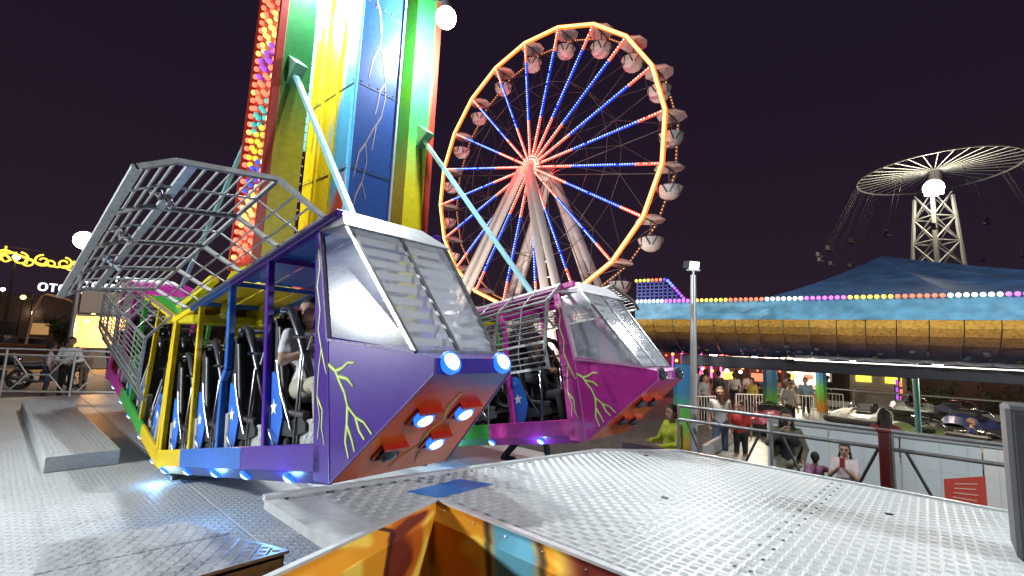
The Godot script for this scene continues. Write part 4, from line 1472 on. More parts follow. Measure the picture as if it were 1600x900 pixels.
	for e in 3:
		for k in 14 + e * 6: hb.ball(Vector3(cos(TAU * k / (14 + e * 6)) * (0.3 + e * 0.22), sin(TAU * k / (14 + e * 6)) * (0.3 + e * 0.22), 0.2 - e * 0.05), 0.04, 6, 4)
	h = part("hub_bulbs", hb, M.spoke_red_bulb, g)
	h.set_meta("kind", "stuff")
	omni(Vector3(0, 0.2, 1.1), Color(1.0, 0.16, 0.11), 15.0, 0.5, g)
	omni(Vector3(0.3, 0.0, -dep - 0.6), Color(1.0, 0.16, 0.11), 14.0, 0.4, g)
	# cabins hang between the rims
	var tub := MB.new()
	tub.lathe([Vector2(0.0, -1.95), Vector2(0.28, -1.93), Vector2(0.5, -1.8), Vector2(0.68, -1.55), Vector2(0.75, -1.3), Vector2(0.77, -1.18)], Transform3D(), 10)
	tub.lathe([Vector2(0.72, -1.18), Vector2(0.7, -1.35), Vector2(0.55, -1.75), Vector2(0.0, -1.8)], Transform3D(), 10)
	var tubm := tub.mesh()
	var vee := MB.new()
	for k in 5:
		var an := TAU * k / 5 + 0.3
		for sg in [-1.0, 1.0]:
			var d0 := Vector3(cos(an + sg * 0.42), 0, sin(an + sg * 0.42)) * 0.8
			var d1 := Vector3(cos(an + sg * 0.12), 0, sin(an + sg * 0.12)) * 0.63
			vee.beam(d0 + Vector3(0, -1.2, 0), d1 + Vector3(0, -1.66, 0), 0.07, 0.05, Vector3(cos(an), 0, sin(an)))
	var veem := vee.mesh()
	var roof := MB.new()
	roof.lathe([Vector2(0.92, -0.02), Vector2(0.88, 0.06), Vector2(0.5, 0.28), Vector2(0.0, 0.4)], Transform3D(), 8)
	roof.lathe([Vector2(0.0, 0.02), Vector2(0.92, -0.02)], Transform3D(), 8)
	var roofm := roof.mesh()
	var pole := MB.new()
	pole.rod(Vector3(0, -1.8, 0), Vector3(0, 0.05, 0), 0.045, 6)
	pole.lathe([Vector2(0, -1.3), Vector2(0.25, -1.28), Vector2(0.0, -1.24)], Transform3D(), 10)
	for k in 4: pole.rod(Vector3(cos(TAU * k / 4) * 0.7, -1.2, sin(TAU * k / 4) * 0.7), Vector3(cos(TAU * k / 4) * 0.2, -0.9, sin(TAU * k / 4) * 0.2), 0.02, 5)
	var polem := pole.mesh()
	for i in 20:
		var at: Vector3 = rimp.call(i, Rr, -dep * 0.5)
		var c = part("cabin", tubm, M.wheel_white, g, Transform3D(Basis(Vector3.UP, rng.randf() * TAU) * Basis(Vector3.RIGHT, rng.randf_range(-0.05, 0.05)) * Basis.from_scale(Vector3.ONE * 0.9), at))
		part("cabin_roof", roofm, M.wheel_white, c)
		part("cabin_pole", polem, M.wheel_steel, c)
		part("cabin_stripe", veem, M.dark_metal, c)
	# legs: paired tubes in front and behind
	for zz in [[0.55, 3.2], [-dep - 0.5, -dep - 1.4]]:
		var z: float = zz[0]
		var z2: float = zz[1]
		for sx in [-1.0, 1.0]:
			for dx in [-0.32, 0.32]:
				var m := MB.new()
				m.rod(Vector3(sx * 0.25 + dx * 0.3, -0.2, z), Vector3(sx * 6.0 + dx * 2.0, -hub.y + 0.3, z2), 0.26, 10)
				part("leg", m, M.wheel_white, g)
			var m := MB.new()
			for k in 12:
				var f := 0.14 + k * 0.07
				var A := Vector3(sx * lerpf(0.25, 6.0, f) - 0.32 * lerpf(0.3, 2.0, f), lerpf(-0.2, -hub.y + 0.3, f), lerpf(z, z2, f))
				m.rod(A, A + Vector3(0.64 * lerpf(0.3, 2.0, f), 0, 0), 0.05, 5)
			part("leg_rungs", m, M.wheel_white, g)
	for x in [-4.5, 4.5]:   # floodlights added at the foot to brighten the legs and cabins
		flood_fixture(g, Vector3(x, -hub.y + 0.9, 5.2), Vector3(x * 0.4, 0, -1.0), 0.5, M.lamp_white)
		spot(g.transform * Vector3(x, -hub.y + 1.05, 5.15), g.transform * Vector3(x * 0.4, 0, -1.0), Color(1.0, 0.9, 0.82), 70.0, 60.0, 0.3)
	var bs := MB.new()
	bs.bx(Vector3(0, -hub.y + 0.25, -dep * 0.5), Vector3(15, 0.5, 6), 0.05)
	part("base", bs, M.wheel_steel, g)

# ---------------------------------------------------------------- chair swing tower
func chair_swing() -> void:
	var c := Vector3(40.3, 0, -43.0)
	var g = thing("swing_tower_ride", "tilted spoked carousel disc on a lattice tower lit by one lamp", "swing ride", c, 0.0)
	var m := MB.new()
	mat("pale_steel", lin(0.5, 0.5, 0.47), 0.5, 0.2)
	var wd := func(y: float) -> float: return lerpf(1.9, 0.95, y / 18.5)
	for sx in [-1.0, 1.0]:
		for sz in [-1.0, 1.0]:
			m = MB.new()
			m.beam(Vector3(sx * wd.call(0.0), 0, sz * wd.call(0.0)), Vector3(sx * wd.call(18.5), 18.5, sz * wd.call(18.5)), 0.22, 0.22)
			part("tower_leg", m, M.pale_steel, g)
	for i in 7:
		var y0 := 2.0 + i * 2.4
		var y1 := y0 + 2.4
		m = MB.new()
		for e in 4:
			var d0: Vector2 = [Vector2(-1, -1), Vector2(1, -1), Vector2(1, 1), Vector2(-1, 1)][e]
			var d1: Vector2 = [Vector2(1, -1), Vector2(1, 1), Vector2(-1, 1), Vector2(-1, -1)][e]
			var A := func(d: Vector2, y: float) -> Vector3: return Vector3(d.x * wd.call(y), y, d.y * wd.call(y))
			m.rod(A.call(d0, y0), A.call(d1, y0), 0.08, 5)
			m.rod(A.call(d0, y0), A.call(d1, y1), 0.07, 5)
			m.rod(A.call(d1, y0), A.call(d0, y1), 0.07, 5)
		part("bracing", m, M.pale_steel, g)
	# tilted disc
	var dc := Vector3(0.3, 20.9, 0)
	var tl := Basis(Vector3(-0.684, 0, 0.73), 0.03)
	var rp := func(k: float, r: float, y := 0.0) -> Vector3: return dc + tl * Vector3(cos(k) * r, y, sin(k) * r)
	m = MB.new()
	var ring := []
	for k in 48: ring.append(rp.call(TAU * k / 48, 6.1))
	m.tube(ring, 0.09, 6, true)
	part("disc_rim", m, M.pale_steel, g)
	for k in 36:
		m = MB.new()
		m.rod(rp.call(TAU * k / 36, 0.5, 0.25), rp.call(TAU * k / 36, 6.1), 0.036, 5)
		part("disc_spoke", m, M.pale_steel, g)
	m = MB.new()
	m.lathe([Vector2(0, -2.0), Vector2(0.6, -1.9), Vector2(0.5, 0.3), Vector2(0, 0.5)], Transform3D(tl, dc), 12)
	part("disc_hub", m, M.wheel_steel, g)
	# chains swung outwards with seats
	for k in 20:
		var a := TAU * (k + 0.5) / 20
		var top: Vector3 = rp.call(a, 6.0)
		var out := Vector3(cos(a), 0, sin(a))
		var bot := top + out * 3.6 + Vector3(0, -7.6, 0)
		m = MB.new()
		var sd := Vector3(-sin(a), 0, cos(a)) * 0.2
		for q in [-1.0, 1.0]: m.rod(top + sd * q, bot + sd * q, 0.011, 4)
		m.bx(bot, Vector3(0.45, 0.06, 0.4), 0.01)
		m.bx(bot + out * 0.2 + Vector3(0, 0.25, 0), Vector3(0.4, 0.45, 0.05), 0.01)
		part("chain_seat", m, M.wheel_steel, g)
	# its lamp
	flood_fixture(g, Vector3(-1.1, 18.7, 1.3), Vector3(-12.0, 6, 14), 1.5, M.lamp_white)
	var bt := MB.new()
	bt.ball(Vector3(-1.4, 18.8, 1.6), 0.78, 16, 10)  # bright ball that stands in for the glare of this floodlight
	part("lamp_glow_globe", bt, M.lamp_white, g)
	omni(Vector3(-2.3, 18.6, 2.5), Color(1.0, 0.95, 0.82), 40.0, 0.5, g)

# ---------------------------------------------------------------- street furniture
func flood_post(called: String, label: String, at: Vector3, height: float, to: Vector3, w: float, e: float, lens, r := 0.05):
	var g = thing(called, label, "lamp post", at)
	var m := MB.new()
	m.tube([Vector3(0, 0, 0), Vector3(0, height * 0.5, 0), Vector3(0, height, 0)], [r * 1.2, r * 1.05, r * 0.9], 10)
	m.bx(Vector3(0, 0.02, 0), Vector3(r * 5, 0.04, r * 5), 0.005)
	part("pole", m, M.pole_steel, g)
	m = MB.new()
	m.rod(Vector3(0, height - 0.05, 0), Vector3(0, height + 0.1, 0), 0.02, 6)
	m.rod(Vector3(-w * 0.55, height + 0.08, 0), Vector3(w * 0.55, height + 0.08, 0), 0.015, 6)
	part("bracket", m, M.pole_steel, g)
	var p := Vector3(0, height + 0.16, 0)
	flood_fixture(g, p, p + to, w, lens)
	if e > 0: spot(at + p + to.normalized() * 0.15, at + p + to, Color(0.95, 0.98, 1.0), e, 80.0, 0.25)
	return g
func railing(called: String, label: String, a: Vector3, b: Vector3, h: float, bays: int, m_, group := "", kdark = null) -> void:
	var d := b - a
	var g = thing(called, label, "railing", a, 0.0, group)
	for y in [h, h * 0.877, 0.12]:
		var m := MB.new()
		m.rod(Vector3(0, y, 0), d + Vector3(0, y, 0), 0.024, 8)
		part("rail", m, m_, g)
	for i in bays + 1:
		var m := MB.new()
		var q := d * (float(i) / bays)
		m.rod(q, q + Vector3(0, h, 0), 0.024, 8)
		part("post", m, m_, g)
	for i in bays:
		var q := d * (float(i) / bays)
		var w := d / bays
		var m := MB.new()
		var c := q + w * 0.5 + Vector3(0, h * 0.46, 0)
		m.rod(q + w * 0.1 + Vector3(0, h * 0.87, 0), c - w * 0.16, 0.018, 6)
		m.rod(q + w * 0.1 + Vector3(0, 0.12, 0), c - w * 0.16, 0.018, 6)
		m.rod(q + w * 0.9 + Vector3(0, h * 0.87, 0), c + w * 0.16, 0.018, 6)
		m.rod(q + w * 0.9 + Vector3(0, 0.12, 0), c + w * 0.16, 0.018, 6)
		m.rod(c - w * 0.16, c + w * 0.16, 0.018, 6)
		part("brace", m, kdark if kdark else m_, g)
func sets() -> void:
	mat("pole_steel", lin(0.4, 0.41, 0.4), 0.4, 0.5)
	mat("rail_white", lin(0.62, 0.6, 0.56), 0.5)
	# perimeter railing on the ride's right, red stop post
	railing("ride_railing", "galvanised steel railing between the deck and the spectators", R(4.75, 5.6, 0), R(8.6, 5.6, 0), 1.68, 3, M.steel, "", M.dark_metal)
	var pm := MB.new()
	pm.col = Color(0.09, 0.012, 0.015)
	pm.beam(Vector3(0, 0, 0), Vector3(0, 1.68, 0), 0.12, 0.1, Vector3.RIGHT, 0.01)
	pm.bx(Vector3(0, 1.69, 0), Vector3(0.15, 0.03, 0.13), 0.005)
	one("gate_post", pm, M.paint, "short dark red square post at the end of the steel railing", "post", R(7.25, 5.5, 0), PHI)
	railing("platform_railing", "white painted railing along the far edge of the boarding floor", Vector3(-14.6, 0.6, -11.9), Vector3(-10.4, 0.6, -13.2), 1.22, 3, M.rail_white)
	flood_post("flood_lamp_post", "slim steel pole with a small floodlight beside the pavilion corner", R(4.93, 5.75, 0.0), 3.75, Vector3(0.3, -0.25, 1.0), 0.2, 14.0, M.lamp_soft, 0.05)
	var sf = flood_post("street_floodlight", "blazing floodlight on a tall pole behind the open cage", Vector3(-20.8, 0.4, -22.1), 6.0, Vector3(1.0, -0.25, 1.0), 0.75, 160.0, M.lamp_white, 0.09)
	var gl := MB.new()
	gl.ball(Vector3(0.3, 6.15, 0.4), 0.42, 14, 9)  # glowing ball added for the glare in front of the floodlight
	part("lamp_glow_globe", gl, M.lamp_white, sf)
	# floodlights that stand out of view beside and behind the photographer
	flood_post("front_floodlight", "floodlight pole standing left of the ride front", Vector3(-9.95, 0, -1.7), 3.9, Vector3(1.0, -0.25, -0.25), 0.8, 82.0, M.lamp_white, 0.08)
	flood_post("deck_floodlight", "floodlight pole standing right of the ride front", Vector3(7.5, 0, 1.0), 6.0, Vector3(-0.6, -0.6, -1.0), 0.6, 52.0, M.lamp_white, 0.08)
	# dark speaker cabinet at the right
	var g = thing("speaker_cabinet", "black loudspeaker cabinet on a stand at the deck edge", "loudspeaker", Vector3(3.2, 0, -2.75), -0.75)
	var m := MB.new()
	m.bx(Vector3(0, 1.85, 0), Vector3(0.42, 0.86, 0.4), 0.02)
	mat("speaker_black", lin(0.035, 0.035, 0.04), 0.6)
	part("cabinet", m, M.speaker_black, g)
	m = MB.new()
	m.bx(Vector3(0, 1.85, 0.206), Vector3(0.36, 0.78, 0.01), 0.003)
	part("grille", m, M.dark_metal, g)
	m = MB.new()
	m.rod(Vector3(0, 0, 0), Vector3(0, 1.45, 0), 0.02, 8)
	for k in 3: m.rod(Vector3(0, 0.5, 0), Vector3(cos(k * 2.09) * 0.4, 0, sin(k * 2.09) * 0.4), 0.014, 6)
	part("tripod", m, M.black, g)
	m = MB.new()
	m.col = Color(0.5, 0.04, 0.03)
	m.bx(Vector3(-0.1, 1.5, 0.216), Vector3(0.12, 0.03, 0.006))
	part("red_badge", m, M.matte, g)
	# red sign hung on the barrier
	var sg = thing("red_notice", "red notice with pale lettering on the white barrier", "sign", R(8.0, 7.5, 0.6), PHI + 0.09)
	m = MB.new()
	m.col = Color(0.36, 0.035, 0.02)
	m.slab([Vector3(-0.22, 0.02, 0), Vector3(0.2, -0.02, 0), Vector3(0.2, 0.42, 0), Vector3(-0.22, 0.3, 0)], Vector3(0, 0, 0.012))
	part("board", m, M.matte, sg)
	for i in 4:
		m = MB.new()
		m.col = Color(0.5, 0.33, 0.25)
		m.beam(Vector3(-0.14 + i * 0.01, 0.08 + i * 0.06, 0.015), Vector3(0.1 + 0.02 * (i % 2), 0.08 + i * 0.075, 0.015), 0.012, 0.004, Vector3(0, 0, 1))
		part("text_line", m, M.matte, sg)

# ---------------------------------------------------------------- bumper cars
func car_meshes() -> Dictionary:
	var d := {}
	var m := MB.new()
	var ringp := []
	for k in 24:
		var a := TAU * k / 24
		var rx := 0.95 * signf(cos(a)) * pow(absf(cos(a)), 0.7)
		var rz := 0.56 * signf(sin(a)) * pow(absf(sin(a)), 0.7)
		ringp.append(Vector3(rx, 0.2, rz))
	m.tube(ringp, 0.11, 8, true)
	d.bumper = m.mesh()
	m = MB.new()   # shell: swept cross-sections from tail to bonnet
	var secs := [[-0.85, 0.22, 0.4, 0.3], [-0.75, 0.2, 0.62, 0.42], [-0.5, 0.2, 0.7, 0.5], [-0.3, 0.2, 0.52, 0.52], [0.05, 0.2, 0.5, 0.53], [0.25, 0.2, 0.62, 0.52], [0.5, 0.2, 0.58, 0.48], [0.8, 0.2, 0.42, 0.38], [0.9, 0.24, 0.32, 0.28]]
	var prev := []
	for s in secs:
		var q := []
		for k in 9:
			var a := PI * k / 8
			q.append(Vector3(s[0], s[1] + (s[2] - s[1]) * pow(sin(a), 0.6), s[3] * cos(a)))
		if prev.size():
			for k in 8: m.quad(prev[k], q[k], q[k + 1], prev[k + 1])
		prev = q
	d.shell = m.mesh()
	m = MB.new()
	m.bx(Vector3(-0.34, 0.6, 0), Vector3(0.1, 0.4, 0.7), 0.04)
	m.bx(Vector3(-0.1, 0.53, 0), Vector3(0.4, 0.07, 0.66), 0.02)
	d.seat = m.mesh()
	m = MB.new()
	var st := []
	for k in 12: st.append(Vector3(0.12 + sin(TAU * k / 12) * 0.07, 0.76 + cos(TAU * k / 12) * 0.0 + sin(TAU * k / 12) * 0.12, cos(TAU * k / 12) * 0.15))
	m.tube(st, 0.016, 6, true)
	m.rod(Vector3(0.3, 0.6, 0), Vector3(0.12, 0.76, 0), 0.02, 6)
	d.wheel = m.mesh()
	m = MB.new()
	for z in [-0.25, 0.25]:
		m.lathe([Vector2(0.0, 0.0), Vector2(0.07, 0.0), Vector2(0.07, 0.03), Vector2(0, 0.04)], Transform3D(Basis(Vector3(0, 0, 1), -PI / 2 + 0.3), Vector3(0.83, 0.4, z)), 10)
	d.lamps = m.mesh()
	m = MB.new()
	m.tube([Vector3(0.26, 0.62, -0.42), Vector3(0.2, 0.78, -0.36), Vector3(0.18, 0.82, 0), Vector3(0.2, 0.78, 0.36), Vector3(0.26, 0.62, 0.42)], 0.03, 6)
	d.screen = m.mesh()
	return d
func bumper_cars() -> void:
	var cm := car_meshes()
	var spots := [
		[Vector3(11.6, 0.34, -15.4), 2.3, Color(0.55, 0.56, 0.52), "silver bumper car facing out beside the pavilion's corner post"],
		[Vector3(10.4, 0.34, -11.9), 0.1, Color(0.16, 0.24, 0.1), "olive green bumper car behind the woman in red"],
		[Vector3(14.4, 0.34, -14.6), 0.3, Color(0.025, 0.04, 0.16), "dark navy bumper car near the loudspeaker"],
		[Vector3(16.2, 0.34, -18.6), -0.4, Color(0.4, 0.45, 0.42), "pale grey green bumper car at the back of the arena"],
		[Vector3(17.2, 0.34, -17.9), 0.2, Color(0.06, 0.07, 0.12), "black bumper car parked between the grey and navy ones"],
		[Vector3(7.6, 0.34, -13.6), 1.2, Color(0.55, 0.1, 0.2), "pink bumper car behind the woman with the camera"],
		[Vector3(9.6, 0.34, -9.7), 0.5, Color(0.2, 0.14, 0.1), "brown bumper car with a child leaning from it"]]
	for s in spots:
		var g = thing("bumper_car", s[3], "bumper car", s[0], s[1], "bumper cars in the arena")
		var m := vmat("car_" + str(spots.find(s)), 0.25, 0.1)
		m.vertex_color_use_as_albedo = false
		m.albedo_color = (s[2] as Color).linear_to_srgb()
		m.clearcoat_enabled = true
		part("bumper", cm.bumper, M.rubber, g)
		part("body", cm.shell, m, g)
		part("seat", cm.seat, M.black, g)
		part("steering_wheel", cm.wheel, M.black, g)
		part("headlights", cm.lamps, M.chrome, g)
		part("screen_frame", cm.screen, M.chrome, g)

# ---------------------------------------------------------------- far stalls on the right
func stalls() -> void:
	# arcade
	var g = thing("arcade_stall", "arcade stall glowing red and violet behind the crowd", "stall", Vector3(11.6, 0, -26.0), -0.25)
	var m := MB.new()
	m.col = Color(0.12, 0.07, 0.06)
	m.bx(Vector3(0, 1.4, -1.5), Vector3(6.0, 2.8, 0.15))
	m.bx(Vector3(0, 2.95, 0), Vector3(6.4, 0.3, 3.2), 0.03)
	for x in [-3.0, 3.0]: m.bx(Vector3(x, 1.4, 0), Vector3(0.15, 2.8, 3.0))
	part("shell", m, M.matte, g)
	for i in 6:
		m = MB.new()
		m.rod(Vector3(-2.4 + i * 0.5, 1.2, 0.7 - 0.1 * (i % 2)), Vector3(-2.4 + i * 0.5, 2.6, 0.7 - 0.1 * (i % 2)), 0.05, 6)
		part("light_tube", m, M.bulb_magenta if i % 3 else M.bulb_violet, g)
	rng.seed = 3
	for i in 44:
		m = MB.new()
		m.ball(Vector3(rng.randf_range(-2.9, 2.9), rng.randf_range(1.5, 2.75), rng.randf_range(0.6, 1.5)), rng.randf_range(0.05, 0.12), 8, 5)
		part("bulb", m, [M.bulb_red, M.bulb_orange, M.bulb_red, M.bulb_white, M.bulb_amber][i % 5], g)
	for i in 4:
		m = MB.new()
		m.bx(Vector3(-2.4 + i * 1.5, 0.9, -0.6), Vector3(0.8, 1.8, 0.7), 0.03)
		part("game_cabinet", m, M.dark_metal, g)
		m = MB.new()
		m.bx(Vector3(-2.4 + i * 1.5, 1.35, -0.24), Vector3(0.6, 0.42, 0.02))
		part("screen", m, [M.bulb_led_blue, M.bulb_red, M.bulb_amber, M.bulb_red][i], g)
	omni(Vector3(-0.5, 2.3, 1.6), Color(1.0, 0.45, 0.35), 9.0, 0.3, g)
	# prize booth, bright inside
	g = thing("prize_booth", "brightly lit prize booth with a counter of small goods", "stall", Vector3(15.4, 0, -25.0), -0.4)
	m = MB.new()
	m.col = Color(0.7, 0.68, 0.62)
	m.bx(Vector3(0, 1.4, -1.2), Vector3(2.6, 2.8, 0.1))
	m.bx(Vector3(0, 2.75, 0), Vector3(2.8, 0.12, 2.6))
	for x in [-1.3, 1.3]: m.bx(Vector3(x, 1.4, 0), Vector3(0.1, 2.8, 2.4))
	part("shell", m, M.matte, g)
	m = MB.new()
	m.col = Color(0.3, 0.27, 0.22)
	m.bx(Vector3(0, 0.5, 1.2), Vector3(2.7, 1.0, 0.3), 0.02)
	part("counter", m, M.matte, g)
	for i in 22:
		m = MB.new()
		m.col = Color(rng.randf_range(0.1, 0.6), rng.randf_range(0.08, 0.4), rng.randf_range(0.05, 0.3))
		m.ball(Vector3(-1.15 + (i % 11) * 0.23, 1.06 + 0.04 * (i % 3), 1.1 + 0.14 * (i / 11)), rng.randf_range(0.06, 0.11), 7, 5)
		part("prize", m, M.matte, g)
	for i in 9:
		m = MB.new()
		m.col = [Color(0.15, 0.2, 0.2), Color(0.55, 0.5, 0.05), Color(0.45, 0.1, 0.06)][i % 3]
		m.bx(Vector3(-0.95 + (i % 3) * 0.85, 1.5 + (i / 3) * 0.36, -1.1), Vector3(0.4, 0.24, 0.1), 0.03)
		part("prize_box", m, M.matte, g)
	for i in 3:
		m = MB.new()
		m.bx(Vector3(-0.8 + i * 0.8, 2.66, 0.6), Vector3(0.6, 0.05, 0.12))
		part("tube_lamp", m, M.lamp_white, g)
	omni(Vector3(0, 2.5, 0.5), Color(1.0, 0.97, 0.88), 7.0, 0.3, g)
	g = thing("snack_booth", "white lit booth with dark goods on its back shelf", "stall", Vector3(18.6, 0, -25.6), -0.5)
	m = MB.new()
	m.col = Color(0.72, 0.62, 0.64)
	m.bx(Vector3(0, 1.4, -1.0), Vector3(2.0, 2.8, 0.1))
	m.bx(Vector3(0, 2.75, 0), Vector3(2.2, 0.12, 2.2))
	part("shell", m, M.matte, g)
	m = MB.new()
	m.col = Color(0.16, 0.05, 0.05)
	m.bx(Vector3(0, 0.55, 0.8), Vector3(2.0, 1.1, 0.3), 0.02)
	for i in 6: m.ball(Vector3(-0.8 + i * 0.3, 1.35, -0.7), 0.16, 7, 5)
	part("goods", m, M.matte, g)
	m = MB.new()
	m.bx(Vector3(0, 2.64, 0.4), Vector3(1.6, 0.06, 0.14))
	part("tube_lamp", m, M.lamp_white, g)
	omni(Vector3(0, 2.45, 0.4), Color(1.0, 0.9, 0.9), 6.0, 0.3, g)
	g = thing("ticket_kiosk", "kiosk with two glowing yellow screens and a green lit edge", "kiosk", Vector3(17.9, 0, -22.6), -0.6)
	m = MB.new()
	m.col = Color(0.35, 0.33, 0.28)
	m.bx(Vector3(0, 1.2, -0.5), Vector3(2.2, 2.4, 0.1))
	m.bx(Vector3(0, 1.15, 0.3), Vector3(2.3, 0.06, 0.5), 0.01)
	for x in [-1.0, 1.0]: m.bx(Vector3(x, 0.55, 0.3), Vector3(0.08, 1.1, 0.4))
	part("shell", m, M.matte, g)
	glow("screen_yellow", 1.0, 0.78, 0.08, 1.1)
	glow("neon_green", 0.25, 1.0, 0.2, 0.8)
	for x in [-0.55, 0.6]:
		m = MB.new()
		m.bx(Vector3(x, 1.72, -0.4), Vector3(0.62, 0.5, 0.05), 0.01)
		part("screen", m, M.screen_yellow, g)
	m = MB.new()
	m.rod(Vector3(-1.0, 2.15, -0.38), Vector3(0.1, 2.15, -0.38), 0.03, 6)
	part("neon_edge", m, M.neon_green, g)
	# dark panelled hoarding with neon posts
	g = thing("brown_hoarding", "dark brown panelled hoarding behind the arena", "hoarding", Vector3(22.5, 0, -20.5), -0.75)
	for i in 12:
		m = MB.new()
		m.col = Color(0.13, 0.09, 0.07) * (0.85 + 0.3 * float((i * 7) % 5) / 5.0)
		m.bx(Vector3(-6.6 + i * 1.2, 1.4, 0), Vector3(1.17, 2.8, 0.05), 0.008)
		part("panel", m, M.matte, g)
	for q in [[Vector3(15.9, 0, -19.2), "bulb_violet", 1.0, 1.45], [Vector3(16.4, 0, -19.6), "bulb_red", 0.9, 1.9]]:
		var k = thing("neon_post", "thin post with a %s light tube behind the bumper cars" % ["violet" if q[1] == "bulb_violet" else "red"], "light post", q[0])
		m = MB.new()
		m.rod(Vector3.ZERO, Vector3(0, q[3] + 0.1, 0), 0.05, 6)
		part("pole", m, M.dark_metal, k)
		m = MB.new()
		for e in 3: m.rod(Vector3(0, q[2] + e * 0.3, 0.07), Vector3(0, q[2] + 0.2 + e * 0.3, 0.07), 0.045, 6)
		part("light_tube", m, M[q[1]], k)
	for q in [Vector3(19.6, 0, -18.6), Vector3(18.3, 0, -20.2), Vector3(22.0, 0, -17.6)]:
		shrub(q, 1.9, int(q.x * 10))
	# white portable barriers in the crowd
	for q in [[Vector3(6.4, 0, -15.5), 0.4], [Vector3(8.9, 0, -17.2), 0.2], [Vector3(10.9, 0, -17.8), -0.3], [Vector3(13.2, 0, -19.5), -0.6]]:
		var k = thing("crowd_barrier", "white tubular crowd barrier %s" % ("beside the lamp post" if q[1] == 0.4 else ("before the arcade crowd" if q[1] == 0.2 else ("behind the man in the pale shirt" if q[1] == -0.3 else "before the prize booth"))), "barrier", q[0], q[1], "white crowd barriers near the columns")
		m = MB.new()
		m.tube([Vector3(-0.6, 0.1, 0), Vector3(-0.6, 1.1, 0), Vector3(0.6, 1.1, 0), Vector3(0.6, 0.1, 0)], 0.025, 6)
		for x in [-0.6, 0.6]: m.beam(Vector3(x, 0.03, -0.25), Vector3(x, 0.03, 0.25), 0.04, 0.04)
		part("frame", m, M.rail_white, k)
		m = MB.new()
		for i in 9: m.rod(Vector3(-0.48 + i * 0.12, 0.2, 0), Vector3(-0.48 + i * 0.12, 1.08, 0), 0.01, 5)
		m.rod(Vector3(-0.6, 0.2, 0), Vector3(0.6, 0.2, 0), 0.018, 5)
		part("bars", m, M.rail_white, k)
func shrub(at: Vector3, h: float, sd: int, called := "shrub", lab := "bare branched shrub by the brown hoarding", grp := "shrubs before the hoarding") -> void:
	var g = thing(called, lab, "plant" if called == "shrub" else "tree", at, 0.0, grp)
	rng.seed = sd
	var m := MB.new()
	var lf := []
	for i in 14:
		var a := rng.randf() * TAU
		var l := h * rng.randf_range(0.6, 1.0)
		var p0 := Vector3(rng.randf_range(-0.05, 0.05), 0, rng.randf_range(-0.05, 0.05))
		var p1 := p0 + Vector3(cos(a) * 0.15 * l, l * 0.5, sin(a) * 0.15 * l)
		var p2 := p1 + Vector3(cos(a) * 0.3 * l, l * 0.5, sin(a) * 0.3 * l)
		m.tube([p0, p1, p2], [0.02, 0.014, 0.005], 5)
		for k in 26:
			var q := p1.lerp(p2, rng.randf_range(-0.3, 1.05)) + Vector3(rng.randfn() * 0.12, rng.randfn() * 0.1, rng.randfn() * 0.12) * h * 0.6
			lf.append(Transform3D(Basis(Vector3(rng.randf() - 0.5, rng.randf() - 0.5, rng.randf() - 0.5).normalized(), rng.randf() * TAU) * Basis.from_scale(Vector3.ONE * h * 0.6), q))
	mat("bark", lin(0.07, 0.05, 0.035), 0.9)
	part("trunk", m, M.bark, g)
	m = MB.new()
	m.col = Color(1, 1, 1)
	m.quad(Vector3(-0.03, 0, -0.06), Vector3(0.03, 0, -0.06), Vector3(0.03, 0.01, 0.06), Vector3(-0.03, 0.01, 0.06))
	if not M.has("leaf"): mat("leaf", lin(0.05, 0.075, 0.03), 0.7)
	stuff("crown", m.mesh(), M.leaf, lf, g)

